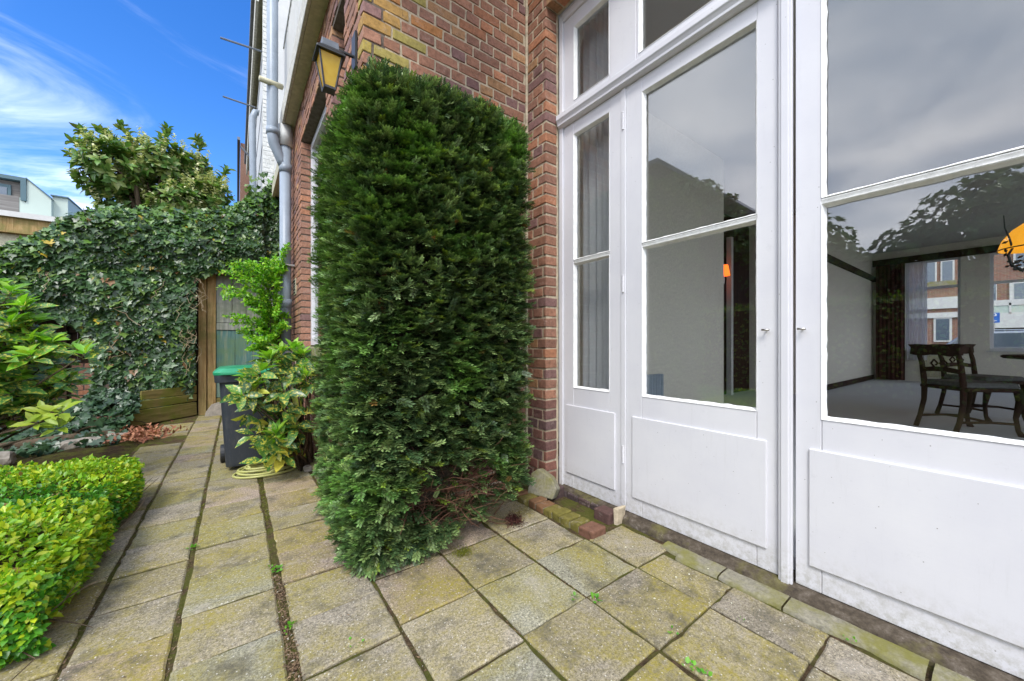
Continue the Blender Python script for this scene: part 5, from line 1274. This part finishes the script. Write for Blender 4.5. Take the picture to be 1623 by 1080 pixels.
# parking sign
pk = empty('parking_sign', (28, 0, 0), 'blue parking sign with white P and arrow on a pole', 'sign')
c_ = atX(1575, 504, 28.0); M['signblue'] = plain('sign_blue', (.02, .12, .45), .4); M['signwhite'] = plain('sign_white', (.8, .8, .8), .4)
b = MB(); b.box(28, 28.03, c_.y-.17, c_.y+.17, c_.z-.23, c_.z+.23); b.build('sign_plate', M['signblue'], pk)
b = MB(); b.tube([(28.06, c_.y, -.05), (28.06, c_.y, c_.z+.2)], .035, 8); b.build('pole', M['steel'], pk)
def text_mesh(body, size, loc, rot, m, parent, name='lettering'):
    cu = bpy.data.curves.new(name, 'FONT'); cu.body = body; cu.size = size; cu.extrude = .004; cu.align_x = 'CENTER'; cu.align_y = 'CENTER'; to = bpy.data.objects.new(name, cu); COL.objects.link(to)
    to.location = loc; to.rotation_euler = rot; bpy.context.view_layer.update(); me = bpy.data.meshes.new_from_object(to.evaluated_get(bpy.context.evaluated_depsgraph_get())); me.transform(to.matrix_world.copy()); bpy.data.objects.remove(to); o = link(name, me, m, parent); return o
text_mesh('P', .34, (27.985, c_.y, c_.z+.07), (R(90), 0, R(-90)), M['signwhite'], pk)
b = MB(); b.box(27.98, 27.995, c_.y-.09, c_.y+.09, c_.z-.15, c_.z-.125); b.box(27.98, 27.995, c_.y-.015, c_.y+.015, c_.z-.19, c_.z-.09); b.build('arrow', M['signwhite'], pk)
# parked car
car = empty('parked_car', (18.6, -.9, 0), 'dark grey parked estate car on the street behind the street window', 'car')
cp = NT('dark_car_paint'); cp.col((.30, .33, .37)); cp.set(Roughness=.25, Metallic=.5); cx0, cw, zc0 = 17.8, 1.7, -.03
b = MB(); prof = [(-2.95, .25), (-2.9, .62), (-2.1, .80), (-1.55, .90), (-.95, 1.30), (-.3, 1.42), (.9, 1.40), (1.35, .98), (1.45, .6), (1.4, .25)]
b.prism([(y, z+zc0) for y, z in prof], cx0, cx0+cw, 'x'); b.build('body', cp.m, car, bevel=.06, seg=3)
b = MB(); b.prism([(y, z+zc0) for y, z in [(-1.38, .95), (-.90, 1.27), (-.32, 1.36), (.82, 1.34), (1.15, .98)]], cx0-.006, cx0+cw+.006, 'x'); b.build('side_window', M['darkpane'], car)
b = MB(); b.prism([(y, z+zc0) for y, z in [(-.22, .9), (-.16, .9), (-.16, 1.4), (-.22, 1.4)]], cx0-.012, cx0+cw+.012, 'x'); b.tube([(cx0+.15, -.9, zc0+1.43), (cx0+.15, .8, zc0+1.46)], .02, 6); b.build('pillar', cp.m, car)
for yy in (-2.15, .72):
    for xx in (cx0-.01, cx0+cw-.19):
        b = MB(); b.tube([(xx, yy, .29), (xx+.2, yy, .29)], .31, 24); w_ = b.build('wheel', M['black'], car, bevel=.03); r2 = MB(); r2.tube([(xx-.012, yy, .29), (xx+.212, yy, .29)], .19, 20); r2.build('rim', M['steel'], w_)

# ================================================================== GARDEN SEEN ONLY IN THE GLASS
DK = [(.07, .16, .03), (.10, .20, .04), (.05, .12, .03), (.14, .24, .05)]
def bigtree(c, spec, label): return crown_tree('garden_tree', label, 'tree', c, [(a_, b2, c2, r2*1.05, int(n2_*3.2)) for a_, b2, c2, r2, n2_ in spec], .14, DK, 'laurel', group='garden trees opposite the doors', trunk=1.6, tpl=LANCE, wid=1.7)
bigtree((-8.2, .4, 2.9), [(0, 0, .5, .9, 110), (0, .8, .0, .8, 90), (.2, -.9, .3, .9, 90), (0, 1.5, -.3, .6, 50), (0, -1.9, -.2, .9, 80), (0, .2, -.9, .9, 80), (0, -.3, 1.0, .5, 40)], 'leafy tree mirrored in the middle of the large door pane')
bigtree((-8.6, 3.3, 2.9), [(0, 0, .6, .9, 110), (0, .7, -.1, .8, 80), (0, -.5, .2, .6, 60), (0, .2, -.9, .8, 80)], 'leafy tree mirrored at the left edge of the large door pane')
bigtree((-8.8, 5.8, 4.0), [(0, 1.5, 2.5, .5, 40), (0, 1.0, 2.2, .5, 40), (0, .4, 1.9, .5, 40), (0, -.2, 1.3, .5, 40), (0, -.5, .8, .5, 40), (0, -.7, .1, .55, 40)], 'leafy tree mirrored along the roof slope in the first door pane')
bh = empty('garden_hedge', (-6.5, 1, 0), 'tall yellow green hedge mirrored low in the large door pane', 'hedge'); acc = []
for _ in range(5200):
    if rnd.random() < .6: p = (-6.0+rnd.gauss(0, .05), rnd.uniform(-3.5, 5.5), rnd.uniform(.05, 1.55)); n_ = (1, 0, .4)
    else: p = (rnd.uniform(-6.9, -6), rnd.uniform(-3.5, 5.5), 1.55+rnd.gauss(0, .05)); n_ = (.2, 0, 1)
    acc.append(((p[0], p[1], p[2]*1.2), (rnd.gauss(0, 1)+.5, rnd.gauss(0, 1), rnd.gauss(0, 1)), n_, rnd.uniform(.06, .11), rnd.choice([(.26, .34, .03), (.12, .26, .03), (.07, .17, .03)])))
leaves('foliage', acc, OVAL, M['privet'], bh, 1.1)
b = MB(); b.box(-6.8, -6.08, -3.4, 5.4, 0, 1.8); b.build('inner_foliage', M['soil'], bh)
gw = empty('boundary_wall', (-10.2, 1, 0), 'plain pale brown boundary wall mirrored behind the garden trees', 'wall'); b = MB(); b.box(-10.4, -10.2, -6, 4.1, 0, 2.9); b.build('wall', plain('rendered_wall', (.30, .25, .19), .9, noise=(1.5, .15)), gw); b = MB(); b.box(-10.45, -10.15, -6, 4.1, 2.9, 2.98); b.build('coping', M['cement'], gw)
gh = empty('garden_house', (-12, 8, 0), 'brown gabled house mirrored in the first door pane', 'house')
b = MB(); b.prism([(4.2, 0), (11.5, 0), (11.5, 4.6), (9.5, 8.0), (8.2, 8.0), (4.2, 4.4)], -14, -9.5, 'x'); b.build('wall', plain('brown_render', (.12, .09, .07), .9, noise=(.8, .1)), gh)
b = MB(); b.prism([(3.9, 4.2), (4.2, 4.55), (8.2, 8.2), (9.5, 8.2), (9.5, 8.05), (8.2, 8.05), (4.2, 4.35), (4.05, 4.15)], -14.2, -9.4, 'x'); b.build('roof', M['slate'], gh)

# ================================================================== WEEDS AND SMALL THINGS
def weed(x, y, n, L, label, grp=None):
    acc = []
    for _ in range(3): rosette(acc, (x+rnd.gauss(0, .008), y+rnd.gauss(0, .012), .004), (rnd.gauss(0, .4), rnd.gauss(0, .4), 1), max(2, n//2), L*rnd.uniform(.4, .85), 1.2, [(.10, .34, .02), (.16, .42, .03)])
    o = leaves('weed', acc, OVAL, M['fresh'], None, 1.5); tag(o, label, 'weed')
def gp(u, v): t_ = 1/(-dirv(u, v).z); return dirv(u, v)*t_
for (u, v, n, L, lb) in ((910, 949, 7, .022, 'small green weed left of the central slab crossing'), (941, 950, 8, .024, 'small green weed right at the central slab crossing'), (1064, 1003, 5, .022, 'small green weed at the near corner of the dark-spotted slab'),
                         (1102, 1064, 6, .022, 'small green weed at the bottom edge in a slab joint'), (1120, 1073, 4, .018, 'tiny weed at the bottom edge, right of its neighbour'), (1173, 987, 4, .014, 'tiny weed in the joint near the cement strip'),
                         (440, 905, 10, .03, 'green weed in the wide debris joint'), (455, 997, 8, .024, 'grassy weed at the near end of the debris joint'), (305, 872, 12, .03, 'grassy weed in the left path joint'), (1353, 1021, 4, .014, 'tiny weed in the crack by the cement strip'), (567, 1024, 5, .016, 'tiny weed in a slab joint near the yew')):
    p = gp(u, v); weed(p.x, p.y, n, L, lb)
acc = []
for (u, v) in ((1040, 952), (1093, 912), (1070, 918), (1122, 905), (1126, 960), (1003, 868), (990, 870), (845, 837), (1160, 960)):
    p = gp(u, v); acc.append(((p.x, p.y, .007), (rnd.gauss(0, 1), rnd.gauss(0, 1), 0), (0, 0, 1), rnd.uniform(.008, .014), (.75, .73, .66)))
o = leaves('paint_flakes', acc, TINY, M['petal'], None, 1.2); tag(o, 'scattered white paint flakes on the slabs below the doors', 'paint flakes', kind='stuff')
tpl = empty('scrap', (0, 0, 0)); bpy.data.objects.remove(tpl)
p = gp(375, 712); b = MB(); b.box(p.x-.02, p.x+.02, p.y, p.y+.04, 0, .07, jit=.004); o = b.build('plant_pot', M['lid'], bevel=.006); tag(o, 'tiny dark green pot at the left foot of the wheelie bin', 'pot')
p = gp(484, 748); rock('pebble', (p.x+.02, p.y, .02), .035, 'small pale stone at the wall foot below the spotted laurel', (1.2, .8, 1), 11, 'rock', sub=2)
print('scene complete', len(bpy.data.objects))
